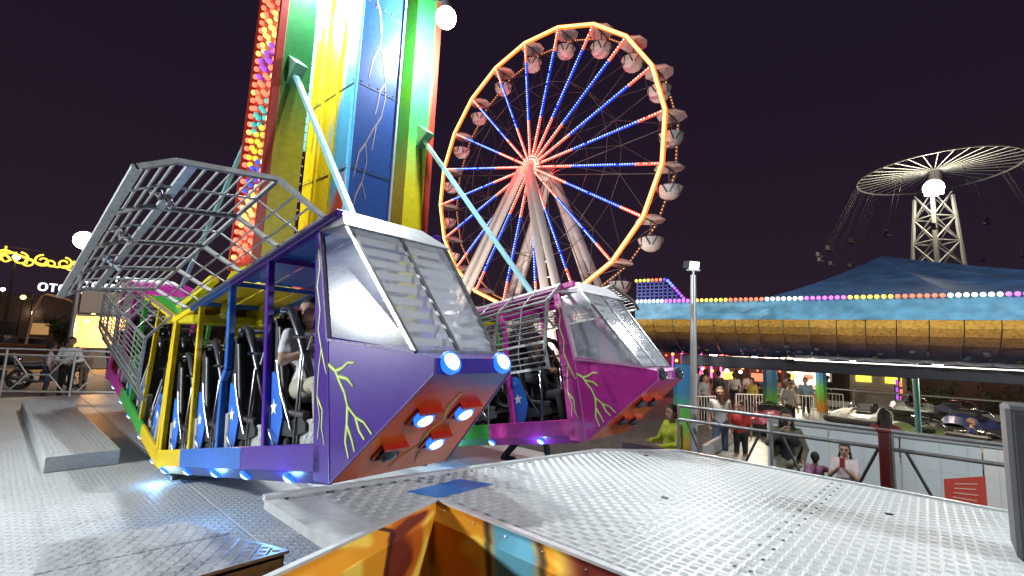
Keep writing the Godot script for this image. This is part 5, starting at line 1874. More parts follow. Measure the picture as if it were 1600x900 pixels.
# ---------------------------------------------------------------- town side on the left
func town() -> void:
	# kiosk
	mat("cream", lin(0.55, 0.48, 0.38), 0.7)
	mat("night_wall", lin(0.1, 0.075, 0.07), 0.85)
	var g = thing("snack_kiosk", "small warm lit kiosk with a pale sign board on its roof", "kiosk", Vector3(-21.6, 0.4, -25.0), 0.65)
	var m := MB.new()
	m.bx(Vector3(0, 1.3, -1.1), Vector3(2.6, 2.6, 0.1))
	for x in [-1.3, 1.3]: m.bx(Vector3(x, 1.3, 0), Vector3(0.1, 2.6, 2.2))
	m.bx(Vector3(0, 2.65, 0), Vector3(2.8, 0.12, 2.5))
	part("shell", m, M.cream, g)
	m = MB.new()
	m.bx(Vector3(0, 0.5, 1.05), Vector3(2.6, 1.0, 0.1), 0.01)
	m.bx(Vector3(0, 1.02, 1.15), Vector3(2.7, 0.05, 0.4), 0.01)
	part("counter", m, M.cream, g)
	m = MB.new()
	m.bx(Vector3(-0.1, 3.35, 0.9), Vector3(2.1, 1.15, 0.12), 0.02)
	part("sign_board", m, M.cream, g)
	for i in 7:
		m = MB.new()
		m.bx(Vector3(-0.1, 2.95 + i * 0.13, 0.964), Vector3(1.7, 0.02, 0.01))
		part("sign_slat", m, M.dull_white, g)
	for x in [-0.8, 0.0, 0.8]:
		m = MB.new()
		m.ball(Vector3(x, 2.35, 0.7), 0.1, 10, 6)
		part("lamp_bulb", m, M.lamp_warm, g)
	omni(Vector3(0, 2.0, 0.6), Color(1.0, 0.72, 0.38), 14.0, 0.2, g)
	# far dark buildings with lit letters
	glow("letter_white", 0.85, 0.92, 1.0, 1.3)
	g = thing("terminal_building", "dark low building carrying white lit letters", "building", Vector3(-66, 0, -68.0), 0.78)
	m = MB.new()
	m.bx(Vector3(0, 3.0, -5), Vector3(46, 6.0, 10))
	part("wall", m, M.night_wall, g)
	m = MB.new()
	m.bx(Vector3(0, 6.2, -5), Vector3(47, 0.4, 11), 0.05)
	part("roof_slab", m, M.night_wall, g)
	for i in 14:
		m = MB.new()
		m.bx(Vector3(-20 + i * 3.0, 1.8, 0.03), Vector3(2.2, 1.6, 0.1))
		part("window", m, M.win_warm if i % 5 == 1 else M.win_dark, g)
	var toward := func(p: Vector3) -> Basis: return Basis(Vector3.UP, atan2(-p.x, -p.z))
	sign_on("lit_sign", "white lit letters OTO and S partly hidden behind the cage", "OTO   S", Vector3(-58.4, 7.2, -60.0), 1.45)
	sign_on("lit_sign", "white lit letters TOKAT BEL above the kiosk", "TOKAT BEL", Vector3(-47.2, 7.25, -55.0), 1.15)
	sign_on("lit_sign", "small white lit letters T.C. above a longer line of letters", "T.C.", Vector3(-46.6, 8.2, -55.0), 0.95)
	# gold arabesque street decoration on a span wire
	glow("gold_tube", 1.0, 0.66, 0.06, 1.5)
	g = thing("street_light_ornament", "golden scrolled light ornament hung across the street", "light ornament", Vector3(-32.2, 6.7, -30.0), 0.82)
	var scroll := func(c: Vector3, r: float, a0: float, turns: float, sg: float) -> Array:
		var q := []
		for k in 18:
			var f := k / 17.0
			var a := a0 + sg * f * turns * TAU
			q.append(c + Vector3(cos(a), sin(a), 0) * r * (1.0 - 0.65 * f))
		return q
	for i in 5:
		m = MB.new()
		var x := -2.2 + i * 1.05
		m.tube(scroll.call(Vector3(x, 0, 0), 0.42, PI * 0.5, 1.2, 1.0 if i % 2 else -1.0), 0.055, 6)
		m.tube(scroll.call(Vector3(x + 0.4, -0.15, 0), 0.3, PI * 1.2, 1.1, -1.0 if i % 2 else 1.0), 0.05, 6)
		part("scroll", m, M.gold_tube, g)
	m = MB.new()
	m.tube([Vector3(-2.6, -0.35, 0), Vector3(-1.6, 0.1, 0), Vector3(-0.8, 0.45, 0), Vector3(0, 0.15, 0), Vector3(0.8, -0.2, 0), Vector3(1.7, -0.3, 0), Vector3(2.3, -0.1, 0), Vector3(2.5, 0.25, 0)], 0.06, 6)
	for k in 5: m.tube([Vector3(-0.8, 0.2, 0), Vector3(-0.8 + sin(k * 1.257) * 0.55, 0.2 + cos(k * 1.257) * 0.5, 0)], 0.05, 6)
	part("stem", m, M.gold_tube, g)
	m = MB.new()
	m.rod(Vector3(-9, 0.9, 0), Vector3(4.0, 0.55, 0), 0.015, 4)
	part("span_wire", m, M.dark_metal, g)
	omni(Vector3(0, 0, 1.0), Color(1.0, 0.7, 0.25), 3.0, 0.5, g)
	# street lamps of the town
	var k := 0
	for q in [[Vector3(-37.5, 0, -34.5), 7.2, 0.22, "lamp_street", 10.0], [Vector3(-56, 0, -53), 5.2, 0.26, "lamp_amber", 8.0], [Vector3(-64, 0, -58), 6.4, 0.22, "lamp_street", 4.0], [Vector3(-68, 0, -66), 3.8, 0.22, "lamp_street", 4.0], [Vector3(-54, 0, -60), 3.9, 0.2, "lamp_amber", 4.0], [Vector3(-60, 0, -66), 2.9, 0.16, "lamp_street", 2.0]]:
		var sl = thing("street_lamp", ["tall street lamp under the golden ornament", "street lamp with an amber globe beyond the pavement", "small far street lamp before the dark buildings", "small far street lamp before the dark buildings", "far low amber lamp under the lit letters", "small far street lamp before the dark buildings"][k], "street lamp", q[0], 0.0, "street lamps of the town")
		m = MB.new()
		m.tube([Vector3.ZERO, Vector3(0, q[1], 0)], [0.09, 0.05], 8)
		part("pole", m, M.dark_metal, sl)
		m = MB.new()
		m.ball(Vector3(0, q[1] + q[2], 0), q[2], 10, 7)
		part("globe", m, M[q[3]], sl)
		omni(Vector3(0, q[1] + q[2], 0), Color(1.0, 0.85, 0.65) if q[3] == "lamp_street" else Color(1.0, 0.65, 0.3), q[4], q[2], sl)
		k += 1
	# bent pipe frame
	g = thing("pipe_arch", "bent metal pipe arch standing before the dark street", "arch", Vector3(-29.5, 0.4, -30.0), 0.0)
	m = MB.new()
	m.tube([Vector3(-2.9, 2.9, -1.5), Vector3(-2.4, 3.95, -1.4), Vector3(-2.0, 4.1, -1.3), Vector3(0.7, 3.75, 0), Vector3(1.4, 3.5, 0.2), Vector3(1.6, 2.9, 0.2), Vector3(1.25, 0, 0.2)], 0.075, 8)
	m.rod(Vector3(-2.9, 2.95, -1.5), Vector3(-3.1, 0, -1.5), 0.075, 8)
	part("pipe", m, M.cream, g)
	# trees of the street, dark
	for q in [[Vector3(-44, 0, -46), 3.6, 12], [Vector3(-50, 0, -52), 3.8, 13]]:
		shrub(q[0], q[1], q[2], "street_tree", "dark street tree %s" % ("beyond the pipe arch" if q[2] == 12 else "before the far dark building"), "dark street trees")
	# low wall with a warm face
	var wl := MB.new()
	wl.bx(Vector3(-24.5, 0.75, -31.5), Vector3(22, 0.7, 0.3), 0.02)
	one("street_wall", wl, M.brick_red, "long low reddish wall beyond the pavement", "wall")
	# motorbikes
	for q in [[Vector3(-16.6, 0.4, -15.2), 0.5], [Vector3(-15.2, 0.4, -15.6), 0.9]]:
		motorbike(q[0], q[1])
	# passenger cars far on the street
	for q in [[Vector3(-42, 0, -38.5), 0.8, Color(0.3, 0.3, 0.3), "parked pale hatchback beyond the low wall"], [Vector3(-36.5, 0, -36.0), 0.8, Color(0.06, 0.06, 0.07), "parked black hatchback beyond the low wall"]]:
		street_car(q[0], q[1], q[2], q[3])
func sign_on(called: String, label: String, words: String, at: Vector3, size: float) -> void:
	var turn := atan2(-at.x, -at.z) - 0.1
	var g = thing(called, label, "sign", at, turn)
	text_part("letters", words, size, M.letter_white, g, Transform3D(), 0.15)
	var m := MB.new()
	m.beam(Vector3(-size * 2.4, -size * 0.6, -0.2), Vector3(size * 2.4, -size * 0.6, -0.2), 0.12, 0.12)
	for x in [-1.8, 1.8]: m.rod(Vector3(x * size, -size * 0.6, -0.2), Vector3(x * size, -at.y + 0.1, -0.2), 0.08, 6)
	part("frame", m, M.dark_metal, g)
func motorbike(at: Vector3, turn: float) -> void:
	var g = thing("motorbike", "black motorbike %s" % ("parked side on beyond the white railing" if turn < 0.7 else "parked behind the person in black"), "motorbike", at, turn, "motorbikes beyond the railing")
	for x in [-0.65, 0.65]:
		var m := MB.new()
		var q := []
		for k in 20: q.append(Vector3(x + cos(TAU * k / 20) * 0.27, 0.32 + sin(TAU * k / 20) * 0.27, 0))
		m.tube(q, 0.05, 8, true)
		var w = part("wheel", m, M.rubber, g)
		m = MB.new()
		for k in 6: m.rod(Vector3(x, 0.32, 0), Vector3(x + cos(TAU * k / 6) * 0.25, 0.32 + sin(TAU * k / 6) * 0.25, 0), 0.012, 5)
		part("spokes", m, M.chrome, w)
	var b := MB.new()
	b.tube([Vector3(-0.75, 0.78, 0), Vector3(-0.4, 0.74, 0), Vector3(0.0, 0.76, 0), Vector3(0.15, 0.88, 0), Vector3(0.4, 0.86, 0), Vector3(0.5, 0.78, 0)], [0.08, 0.13, 0.13, 0.16, 0.14, 0.06], 10)
	part("seat_and_tank", b, M.black, g)
	b = MB.new()
	b.bx(Vector3(0.05, 0.42, 0), Vector3(0.5, 0.36, 0.26), 0.05)
	b.tube([Vector3(0.2, 0.3, 0.14), Vector3(-0.3, 0.25, 0.17), Vector3(-0.85, 0.4, 0.17)], [0.03, 0.045, 0.055], 8)
	part("engine", b, M.dark_metal, g)
	b = MB.new()
	b.rod(Vector3(0.65, 0.32, 0.06), Vector3(0.42, 1.0, 0.06), 0.025, 6)
	b.rod(Vector3(0.65, 0.32, -0.06), Vector3(0.42, 1.0, -0.06), 0.025, 6)
	b.tube([Vector3(0.28, 1.08, -0.38), Vector3(0.4, 1.05, -0.15), Vector3(0.4, 1.05, 0.15), Vector3(0.28, 1.08, 0.38)], 0.018, 6)
	part("fork", b, M.chrome, g)
	b = MB.new()
	b.ball(Vector3(0.55, 0.92, 0), 0.09, 10, 6)
	part("headlamp", b, M.chrome, g)
func street_car(at: Vector3, turn: float, col: Color, label: String) -> void:
	var g = thing("parked_car", label, "car", at, turn, "cars parked in the street")
	var m := MB.new()
	m.col = col
	var side := [Vector2(-2.0, 0.35), Vector2(2.0, 0.35), Vector2(2.05, 0.75), Vector2(1.1, 0.92), Vector2(0.5, 1.42), Vector2(-1.2, 1.45), Vector2(-1.9, 0.98), Vector2(-2.05, 0.8)]
	var q := []
	for s in side: q.append(Vector3(s.x, s.y, -0.8))
	m.slab(q, Vector3(0, 0, 1.6))
	part("body", m, M.paint, g)
	m = MB.new()
	m.bx(Vector3(-0.3, 1.18, 0), Vector3(1.3, 0.3, 1.62), 0.04)
	part("window", m, M.win_dark, g)
	for x in [-1.25, 1.3]:
		for z in [-0.72, 0.72]:
			m = MB.new()
			m.lathe([Vector2(0, -0.1), Vector2(0.32, -0.1), Vector2(0.32, 0.1), Vector2(0, 0.1)], Transform3D(Basis(Vector3.RIGHT, PI / 2), Vector3(x, 0.32, z)), 14)
			part("wheel", m, M.rubber, g)

# ---------------------------------------------------------------- people
class Field:
	var bones := []      # [a, b, ra, rb, k, colour index]
	var cell := 0.02
	var cols: Array = []
	func cap(a: Vector3, b: Vector3, ra: float, rb: float, ci: int, k := 0.03) -> void:
		bones.append([a, b, ra, rb, k, ci])
	func build(out: MB, tr: Transform3D) -> void:
		if bones.is_empty(): return
		var lo := Vector3(1e9, 1e9, 1e9)
		var hi := -lo
		for q in bones:
			var r: float = maxf(q[2], q[3]) + 0.02
			for e in 2:
				lo = lo.min(q[e] - Vector3(r, r, r)); hi = hi.max(q[e] + Vector3(r, r, r))
		lo -= Vector3.ONE * cell * 2.0
		hi += Vector3.ONE * cell * 2.0
		var nx := int((hi.x - lo.x) / cell) + 1
		var ny := int((hi.y - lo.y) / cell) + 1
		var nz := int((hi.z - lo.z) / cell) + 1
		var d := PackedFloat32Array()
		d.resize(nx * ny * nz)
		d.fill(1.0)
		var dm := d.duplicate()
		var ci := PackedByteArray()
		ci.resize(nx * ny * nz)
		for q in bones:
			var a: Vector3 = q[0]
			var b: Vector3 = q[1]
			var ra: float = q[2]
			var rb: float = q[3]
			var k: float = q[4]
			var col: int = q[5]
			var mg := maxf(ra, rb) + k + cell * 2.0
			var bl := (a.min(b) - Vector3.ONE * mg - lo) / cell
			var bh := (a.max(b) + Vector3.ONE * mg - lo) / cell
			var ab := b - a
			var l2 := maxf(ab.length_squared(), 1e-9)
			for z in range(maxi(0, int(bl.z)), mini(nz, int(bh.z) + 1)):
				for y in range(maxi(0, int(bl.y)), mini(ny, int(bh.y) + 1)):
					var base := (z * ny + y) * nx
					for x in range(maxi(0, int(bl.x)), mini(nx, int(bh.x) + 1)):
						var p := lo + Vector3(x, y, z) * cell
						var t := clampf((p - a).dot(ab) / l2, 0.0, 1.0)
						var dd := p.distance_to(a + ab * t) - lerpf(ra, rb, t)
						var i := base + x
						if dd < dm[i]:
							dm[i] = dd; ci[i] = col
						var o := d[i]
						var h := clampf(0.5 + 0.5 * (o - dd) / k, 0.0, 1.0)
						d[i] = lerpf(o, dd, h) - k * h * (1.0 - h)
		var sy := nx
		var sz := nx * ny
		var offs := [0, 1, sy, sy + 1, sz, sz + 1, sz + sy, sz + sy + 1]
		var vid := {}
		var vs := PackedVector3Array()
		var ns := PackedVector3Array()
		var vc := PackedColorArray()
		var edges := [[0, 1], [2, 3], [4, 5], [6, 7], [0, 2], [1, 3], [4, 6], [5, 7], [0, 4], [1, 5], [2, 6], [3, 7]]
		for z in nz - 1:
			for y in ny - 1:
				var base := z * sz + y * sy
				for x in nx - 1:
					var i := base + x
					if absf(d[i]) > cell * 2.5: continue
					var mask := 0
					for e in 8:
						if d[i + offs[e]] < 0.0: mask |= 1 << e
					if mask == 0 or mask == 255: continue
					var acc := Vector3.ZERO
					var cnt := 0
					for e in edges:
						var m0: int = (mask >> e[0]) & 1
						var m1: int = (mask >> e[1]) & 1
						if m0 == m1: continue
						var d0 := d[i + offs[e[0]]]
						var d1 := d[i + offs[e[1]]]
						var f := d0 / (d0 - d1)
						var A := Vector3(e[0] & 1, (e[0] >> 1) & 1, e[0] >> 2)
						var B := Vector3(e[1] & 1, (e[1] >> 1) & 1, e[1] >> 2)
						acc += A.lerp(B, f); cnt += 1
					var lp := acc / cnt
					var best := 0
					for e in 8:
						if absf(dm[i + offs[e]]) < absf(dm[i + offs[best]]): best = e
					vid[i] = vs.size()
					vs.append(lo + (Vector3(x, y, z) + lp) * cell)
					var gx := d[i + 1] + d[i + 1 + sy] + d[i + 1 + sz] + d[i + 1 + sy + sz] - d[i] - d[i + sy] - d[i + sz] - d[i + sy + sz]
					var gy := d[i + sy] + d[i + 1 + sy] + d[i + sy + sz] + d[i + 1 + sy + sz] - d[i] - d[i + 1] - d[i + sz] - d[i + 1 + sz]
					var gz := d[i + sz] + d[i + 1 + sz] + d[i + sy + sz] + d[i + 1 + sy + sz] - d[i] - d[i + 1] - d[i + sy] - d[i + 1 + sy]
					ns.append(Vector3(gx, gy, gz).normalized())
					vc.append(cols[ci[i + offs[best]]])
		for z in range(1, nz - 1):
			for y in range(1, ny - 1):
				var base := z * sz + y * sy
				for x in range(1, nx - 1):
					var i := base + x
					var s0 := d[i] < 0.0
					if absf(d[i]) > cell * 2.5: continue
					for ax in 3:
						var st: int = [1, sy, sz][ax]
						if (d[i + st] < 0.0) == s0: continue
						var u: int = [sy, sz, 1][ax]
						var w: int = [sz, 1, sy][ax]
						var q := [i - u - w, i - w, i, i - u]
						var okq := true
						for e in q:
							if not vid.has(e): okq = false
						if not okq: continue
						var ids := [vid[q[0]], vid[q[1]], vid[q[2]], vid[q[3]]]
						if not s0: ids.reverse()
						for e in [[0, 1, 2], [0, 2, 3]]:
							for r in [0, 2, 1]:
								var id: int = ids[e[r]]
								out.v.append(tr * vs[id]); out.n.append((tr.basis * ns[id]).normalized()); out.c.append(vc[id])
func person(label: String, at: Vector3, yaw: float, o: Dictionary, cat := "person"):
	var sc: float = o.get("h", 1.7) / 1.72
	var tr: Transform3D = o.get("tr", Transform3D(Basis(Vector3.UP, yaw), at)) * Transform3D(Basis.from_scale(Vector3.ONE * sc), Vector3.ZERO)
	var J := {"pel": Vector3(0, 0.95, 0), "che": Vector3(0, 1.26, 0.0), "nec": Vector3(0, 1.47, -0.01), "hea": Vector3(0, 1.61, 0.02),
		"sl": Vector3(0.17, 1.41, -0.01), "el": Vector3(0.23, 1.13, -0.03), "hl": Vector3(0.24, 0.89, 0.06),
		"sr": Vector3(-0.17, 1.41, -0.01), "er": Vector3(-0.23, 1.13, -0.03), "hr": Vector3(-0.24, 0.89, 0.06),
		"pl": Vector3(0.09, 0.9, 0), "kl": Vector3(0.1, 0.49, 0.02), "al": Vector3(0.1, 0.09, -0.02),
		"pr": Vector3(-0.09, 0.9, 0), "kr": Vector3(-0.1, 0.49, 0.02), "ar": Vector3(-0.1, 0.09, -0.02)}
	for k in o.get("j", {}): J[k] = o.j[k]
	# colours: 0 skin 1 top 2 bottom 3 shoes 4 hair 5 eye 6 lip 7 jacket
	var cols := [o.get("skin", Color(0.42, 0.24, 0.16)), o.get("top", Color(0.5, 0.5, 0.5)), o.get("bot", Color(0.03, 0.03, 0.04)), o.get("shoe", Color(0.03, 0.03, 0.03)), o.get("hair", Color(0.018, 0.012, 0.01)), Color(0.02, 0.015, 0.012), Color(0.34, 0.1, 0.08), o.get("coat", Color(0.1, 0.08, 0.05))]
	var jk: int = 7 if o.has("coat") else 1
	var m := MB.new()
	var f := Field.new()
	f.cols = cols
	f.cell = o.get("cell", 0.024) / sc
	var fem: bool = o.get("fem", false)
	var up: Vector3 = (J.nec - J.pel).normalized()
	var side: Vector3 = (J.sl - J.sr).normalized()
	var fwd := side.cross(up)
	f.cap(J.pel - side * 0.065 - up * 0.01, J.pel + side * 0.065 - up * 0.01, 0.115, 0.115, 2, 0.05)
	f.cap(J.pel + up * 0.06, J.che - up * 0.05, 0.125, 0.12, 1, 0.06)
	f.cap(J.pel + up * 0.08 - side * 0.05, J.pel + up * 0.08 + side * 0.05, 0.095, 0.095, 1, 0.05)
	f.cap(J.che - side * 0.07, J.che + side * 0.07, 0.12, 0.12, jk if jk == 1 else 1, 0.06)
	f.cap(J.che - side * 0.1 + up * 0.1, J.che + side * 0.1 + up * 0.1, 0.085, 0.085, jk, 0.06)
	if fem:
		for sg in [-1.0, 1.0]: f.cap(J.che + side * sg * 0.07 + fwd * 0.07, J.che + side * sg * 0.07 + fwd * 0.08, 0.065, 0.06, 1, 0.04)
	if o.has("coat"):
		for sg in [-1.0, 1.0]: f.cap(J.che + side * sg * 0.12 - fwd * 0.02 + up * 0.05, J.pel + side * sg * 0.12 + up * 0.02 - fwd * 0.02, 0.085, 0.09, 7, 0.04)
		f.cap(J.che - fwd * 0.06, J.pel + up * 0.02 - fwd * 0.06, 0.1, 0.11, 7, 0.04)
	if o.has("skirt"):
		f.cap(J.pel, (J.kl + J.kr) * 0.5, 0.15, 0.21, 7 if o.has("coat") else 2, 0.05)
	f.cap(J.nec - up * 0.05, J.hea - up * 0.05, 0.055, 0.05, 0, 0.03)
	var shorts: float = o.get("leg_cut", 1.0)   # share of the shank that is covered
	for q in [["l", 1.0], ["r", -1.0]]:
		var s: String = q[0]
		var S: Vector3 = J["s" + s]
		var E: Vector3 = J["e" + s]
		var Hn: Vector3 = J["h" + s]
		var slv: float = o.get("sleeve", 2.0)     # 0.6 short sleeve, 2 long
		if slv >= 1.0:
			f.cap(S, E, 0.06, 0.05, jk, 0.035)
			f.cap(E, Hn, 0.05, 0.036, jk, 0.02)
		else:
			f.cap(S, S.lerp(E, slv), 0.062, 0.06, jk, 0.035)
			f.cap(S.lerp(E, slv), E, 0.046, 0.042, 0, 0.015)
			f.cap(E, Hn, 0.041, 0.029, 0, 0.02)
		var Pp: Vector3 = J["p" + s]
		var K: Vector3 = J["k" + s]
		var A: Vector3 = J["a" + s]
		f.cap(Pp, K, 0.092, 0.063, 2, 0.04)
		if shorts >= 1.0: f.cap(K, A, 0.062, 0.052, 2, 0.03)
		else:
			f.cap(K, K.lerp(A, 0.3), 0.056, 0.057, 0 if shorts < 0.3 else 2, 0.03)
			f.cap(K.lerp(A, 0.3), A, 0.054, 0.036, 0, 0.03)
		var toe: Vector3 = o.get("toe", Vector3(0, -0.04, 0.15))
		f.cap(A + Vector3(0, -0.035, -0.03), A + toe, 0.045, 0.038, 3, 0.02)
	if o.get("long_hair", false):
		f.cap(J.hea + Vector3(0, 0.0, -0.07), J.che + Vector3(0, 0.02, -0.13), 0.085, 0.06, 4, 0.03)
		for sg in [-1.0, 1.0]: f.cap(J.hea + Vector3(sg * 0.07, 0, -0.03), J.nec + Vector3(sg * 0.1, -0.08, 0.03), 0.04, 0.03, 4, 0.02)
	if o.get("braid", false):
		f.cap(J.hea + Vector3(-0.07, -0.02, -0.05), J.che + Vector3(-0.14, 0.0, 0.0), 0.03, 0.018, 4, 0.01)
		f.cap(J.hea + Vector3(0.07, -0.02, -0.05), J.che + Vector3(0.14, 0.0, 0.0), 0.03, 0.018, 4, 0.01)
	f.build(m, tr)
	# head on a finer grid
	f = Field.new()
	f.cols = cols
	f.cell = o.get("head_cell", 0.013) / sc
	var hy := Basis(Vector3.UP, o.get("look", 0.0)) * Basis(Vector3.RIGHT, o.get("nod", 0.0))
	var hc: Vector3 = J.hea
	var hp := func(x: float, y: float, z: float) -> Vector3: return hc + hy * Vector3(x, y, z)
	f.cap(hp.call(0, 0.035, -0.03), hp.call(0, 0.035, 0.01), 0.088, 0.086, 0, 0.03)
	f.cap(hp.call(0, 0.0, 0.02), hp.call(0, -0.03, 0.035), 0.078, 0.066, 0, 0.03)
	f.cap(hp.call(-0.012, -0.078, 0.052), hp.call(0.012, -0.078, 0.052), 0.036, 0.036, 0, 0.03)
	f.cap(hp.call(0, 0.012, 0.096), hp.call(0, -0.022, 0.11), 0.009, 0.015, 0, 0.012)
	for sg in [-1.0, 1.0]:
		f.cap(hp.call(sg * 0.083, 0.01, -0.01), hp.call(sg * 0.083, -0.025, -0.005), 0.016, 0.012, 0, 0.01)
		f.cap(hp.call(sg * 0.026, 0.018, 0.09), hp.call(sg * 0.04, 0.017, 0.084), 0.0068, 0.0068, 5, 0.002)
		f.cap(hp.call(sg * 0.02, 0.037, 0.096), hp.call(sg * 0.05, 0.036, 0.083), 0.004, 0.003, 4, 0.002)
	f.cap(hp.call(-0.018, -0.05, 0.088), hp.call(0.018, -0.05, 0.088), 0.0085, 0.0085, 6, 0.004)
	f.cap(hp.call(0, -0.06, 0.0), hp.call(0, -0.14, -0.02), 0.05, 0.052, 0, 0.02)
	if not o.get("bald", false):
		f.cap(hp.call(0, 0.055, -0.045), hp.call(0, 0.075, -0.005), 0.094, 0.084, 4, 0.01)
		f.cap(hp.call(0, 0.0, -0.055), hp.call(0, -0.05, -0.05), 0.08, 0.06, 4, 0.02)
		for sg in [-1.0, 1.0]:
			f.cap(hp.call(sg * 0.06, 0.07, 0.03), hp.call(sg * 0.082, 0.0, -0.02), 0.028, 0.022, 4, 0.012)
			if o.get("long_hair", false): f.cap(hp.call(sg * 0.082, 0.02, 0.0), hp.call(sg * 0.075, -0.13, 0.0), 0.03, 0.03, 4, 0.015)
	if o.has("hood"):
		f.cap(hp.call(0, 0.05, -0.05), hp.call(0, 0.07, 0.0), 0.105, 0.1, 7, 0.02)
		f.cap(hp.call(0, -0.02, -0.06), hp.call(0, -0.12, -0.03), 0.1, 0.1, 7, 0.02)
	f.build(m, tr)
	# hands: palm, four fingers, thumb
	for q in [["l", 1.0], ["r", -1.0]]:
		f = Field.new()
		f.cols = cols
		f.cell = o.get("hand_cell", 0.01) / sc
		var s: String = q[0]
		var E: Vector3 = J["e" + s]
		var w: Vector3 = J["h" + s]
		var d := (w - E).normalized()
		var pn: Vector3 = o.get("palm_" + s, Vector3(-q[1], 0, 0.2))
		pn = (pn - d * pn.dot(d)).normalized()      # palm faces pn
		var sd := d.cross(pn) * float(q[1]) * -1.0  # towards the thumb
		var curl: float = o.get("curl", 0.5)
		f.cap(w - d * 0.01 + sd * 0.015, w + d * 0.075 + sd * 0.024, 0.019, 0.014, 0, 0.012)
		f.cap(w - d * 0.01 - sd * 0.012, w + d * 0.07 - sd * 0.024, 0.019, 0.013, 0, 0.012)
		for k in 4:
			var off := (1.5 - k) * 0.018
			var L: float = [0.068, 0.078, 0.072, 0.056][k]
			var a := w + d * 0.078 + sd * off
			var d1 := d.rotated(d.cross(pn).normalized(), curl)
			var d2 := d.rotated(d.cross(pn).normalized(), curl * 2.2)
			f.cap(a, a + d1 * L * 0.5, 0.0095, 0.009, 0, 0.004)
			f.cap(a + d1 * L * 0.5, a + d1 * L * 0.5 + d2 * L * 0.5, 0.009, 0.0075, 0, 0.003)
		var ta := w + d * 0.018 + sd * 0.024
		var td := (d * 0.7 + sd * 0.75 + pn * 0.3).normalized()
		f.cap(ta, ta + td * 0.038, 0.0125, 0.0105, 0, 0.008)
		f.cap(ta + td * 0.038, ta + td * 0.038 + (td + d * 0.5).normalized() * 0.03, 0.0105, 0.0085, 0, 0.004)
		f.build(m, tr)
	var node = one("person", m, M.skin_cloth, label, cat)
	if o.has("group"): node.set_meta("group", o.group)
	return node
func people(g1, g2) -> void:
	# rider in the first gondola
	var nb = HB(1.0)
	var seat: Transform3D = g1.transform * Transform3D(nb, H(3.62, 0.08, 0.29, 1.0))
	var map := Basis(Vector3(0, 0, -1), Vector3(0, 1, 0), Vector3(1, 0, 0))
	var sit := {"pel": Vector3(0, 0.52, 0.17), "che": Vector3(0, 0.84, 0.12), "nec": Vector3(0, 1.06, 0.12), "hea": Vector3(0, 1.2, 0.16),
		"sl": Vector3(0.17, 1.0, 0.12), "sr": Vector3(-0.17, 1.0, 0.12), "el": Vector3(0.24, 0.76, 0.22), "er": Vector3(-0.26, 0.76, 0.2),
		"hl": Vector3(0.08, 0.82, 0.4), "hr": Vector3(-0.04, 0.84, 0.4), "pl": Vector3(0.09, 0.5, 0.18), "pr": Vector3(-0.09, 0.5, 0.18),
		"kl": Vector3(0.12, 0.53, 0.6), "kr": Vector3(-0.13, 0.53, 0.6), "al": Vector3(0.12, 0.13, 0.62), "ar": Vector3(-0.13, 0.13, 0.62)}
	person("young person in white tee and khaki trousers seated in the purple gondola", Vector3.ZERO, 0, {"tr": seat * Transform3D(map, Vector3(-0.05, 0.12, 0)), "j": sit, "top": Color(0.78, 0.78, 0.8), "skin": Color(0.52, 0.31, 0.22), "bot": Color(0.5, 0.47, 0.34), "sleeve": 0.62, "fem": true, "look": -1.0, "nod": -0.05, "cell": 0.018, "head_cell": 0.0065, "hand_cell": 0.006, "h": 1.72, "long_hair": true, "shoe": Color(0.4, 0.4, 0.4)})
	var nb2 = HB(-1.0)
	var seat2: Transform3D = g2.transform * Transform3D(nb2, H(3.62, 0.08, W - 0.29, -1.0))
	var map2 := Basis(Vector3(0, 0, -1), Vector3(0, 1, 0), Vector3(1, 0, 0))
	person("rider with tousled fair hair seated inside the magenta gondola", Vector3.ZERO, 0, {"tr": seat2 * Transform3D(map2, Vector3.ZERO), "j": sit, "top": Color(0.02, 0.02, 0.025), "bot": Color(0.02, 0.02, 0.03), "hair": Color(0.3, 0.24, 0.17), "cell": 0.024, "nod": 0.5})
	# spectators at the railing
	person("person in lime green raincoat with dark head scarf beside the lamp post", Vector3(2.72, 0, -7.75), -1.25, {"h": 1.62, "top": Color(0.42, 0.46, 0.02), "coat": Color(0.42, 0.46, 0.02), "bot": Color(0.42, 0.46, 0.02), "skirt": true, "fem": true, "cell": 0.02, "head_cell": 0.01,
		"j": {"hr": Vector3(-0.16, 1.12, 0.36), "er": Vector3(-0.24, 1.12, 0.1), "hl": Vector3(0.12, 1.08, 0.34), "el": Vector3(0.24, 1.12, 0.08)}})
	person("man in white tee and blue jeans behind the railing", Vector3(4.93, 0, -10.9), -0.35, {"h": 1.72, "top": Color(0.5, 0.5, 0.5), "bot": Color(0.08, 0.12, 0.22), "sleeve": 0.7})
	person("boy in red tee and black shorts behind the railing", Vector3(5.2, 0, -10.5), -0.5, {"h": 1.45, "top": Color(0.45, 0.025, 0.02), "bot": Color(0.012, 0.012, 0.015), "sleeve": 0.7, "leg_cut": 0.2})
	person("woman in brown jacket and cream trousers raising a phone to her face", Vector3(4.47, 0, -7.55), -0.55, {"h": 1.64, "top": Color(0.012, 0.01, 0.01), "coat": Color(0.12, 0.1, 0.065), "bot": Color(0.42, 0.4, 0.28), "fem": true, "long_hair": true, "cell": 0.018, "head_cell": 0.009, "hand_cell": 0.007,
		"j": {"er": Vector3(-0.27, 1.2, 0.17), "hr": Vector3(-0.06, 1.44, 0.22), "el": Vector3(0.26, 1.15, 0.02), "hl": Vector3(0.22, 0.98, 0.2)}})
	var ph := MB.new()
	ph.box(Transform3D(Basis(Vector3.UP, -0.55), Vector3(4.47 - 0.16, 1.52, -7.55 + 0.24)), Vector3(0.07, 0.14, 0.01), 0.003)
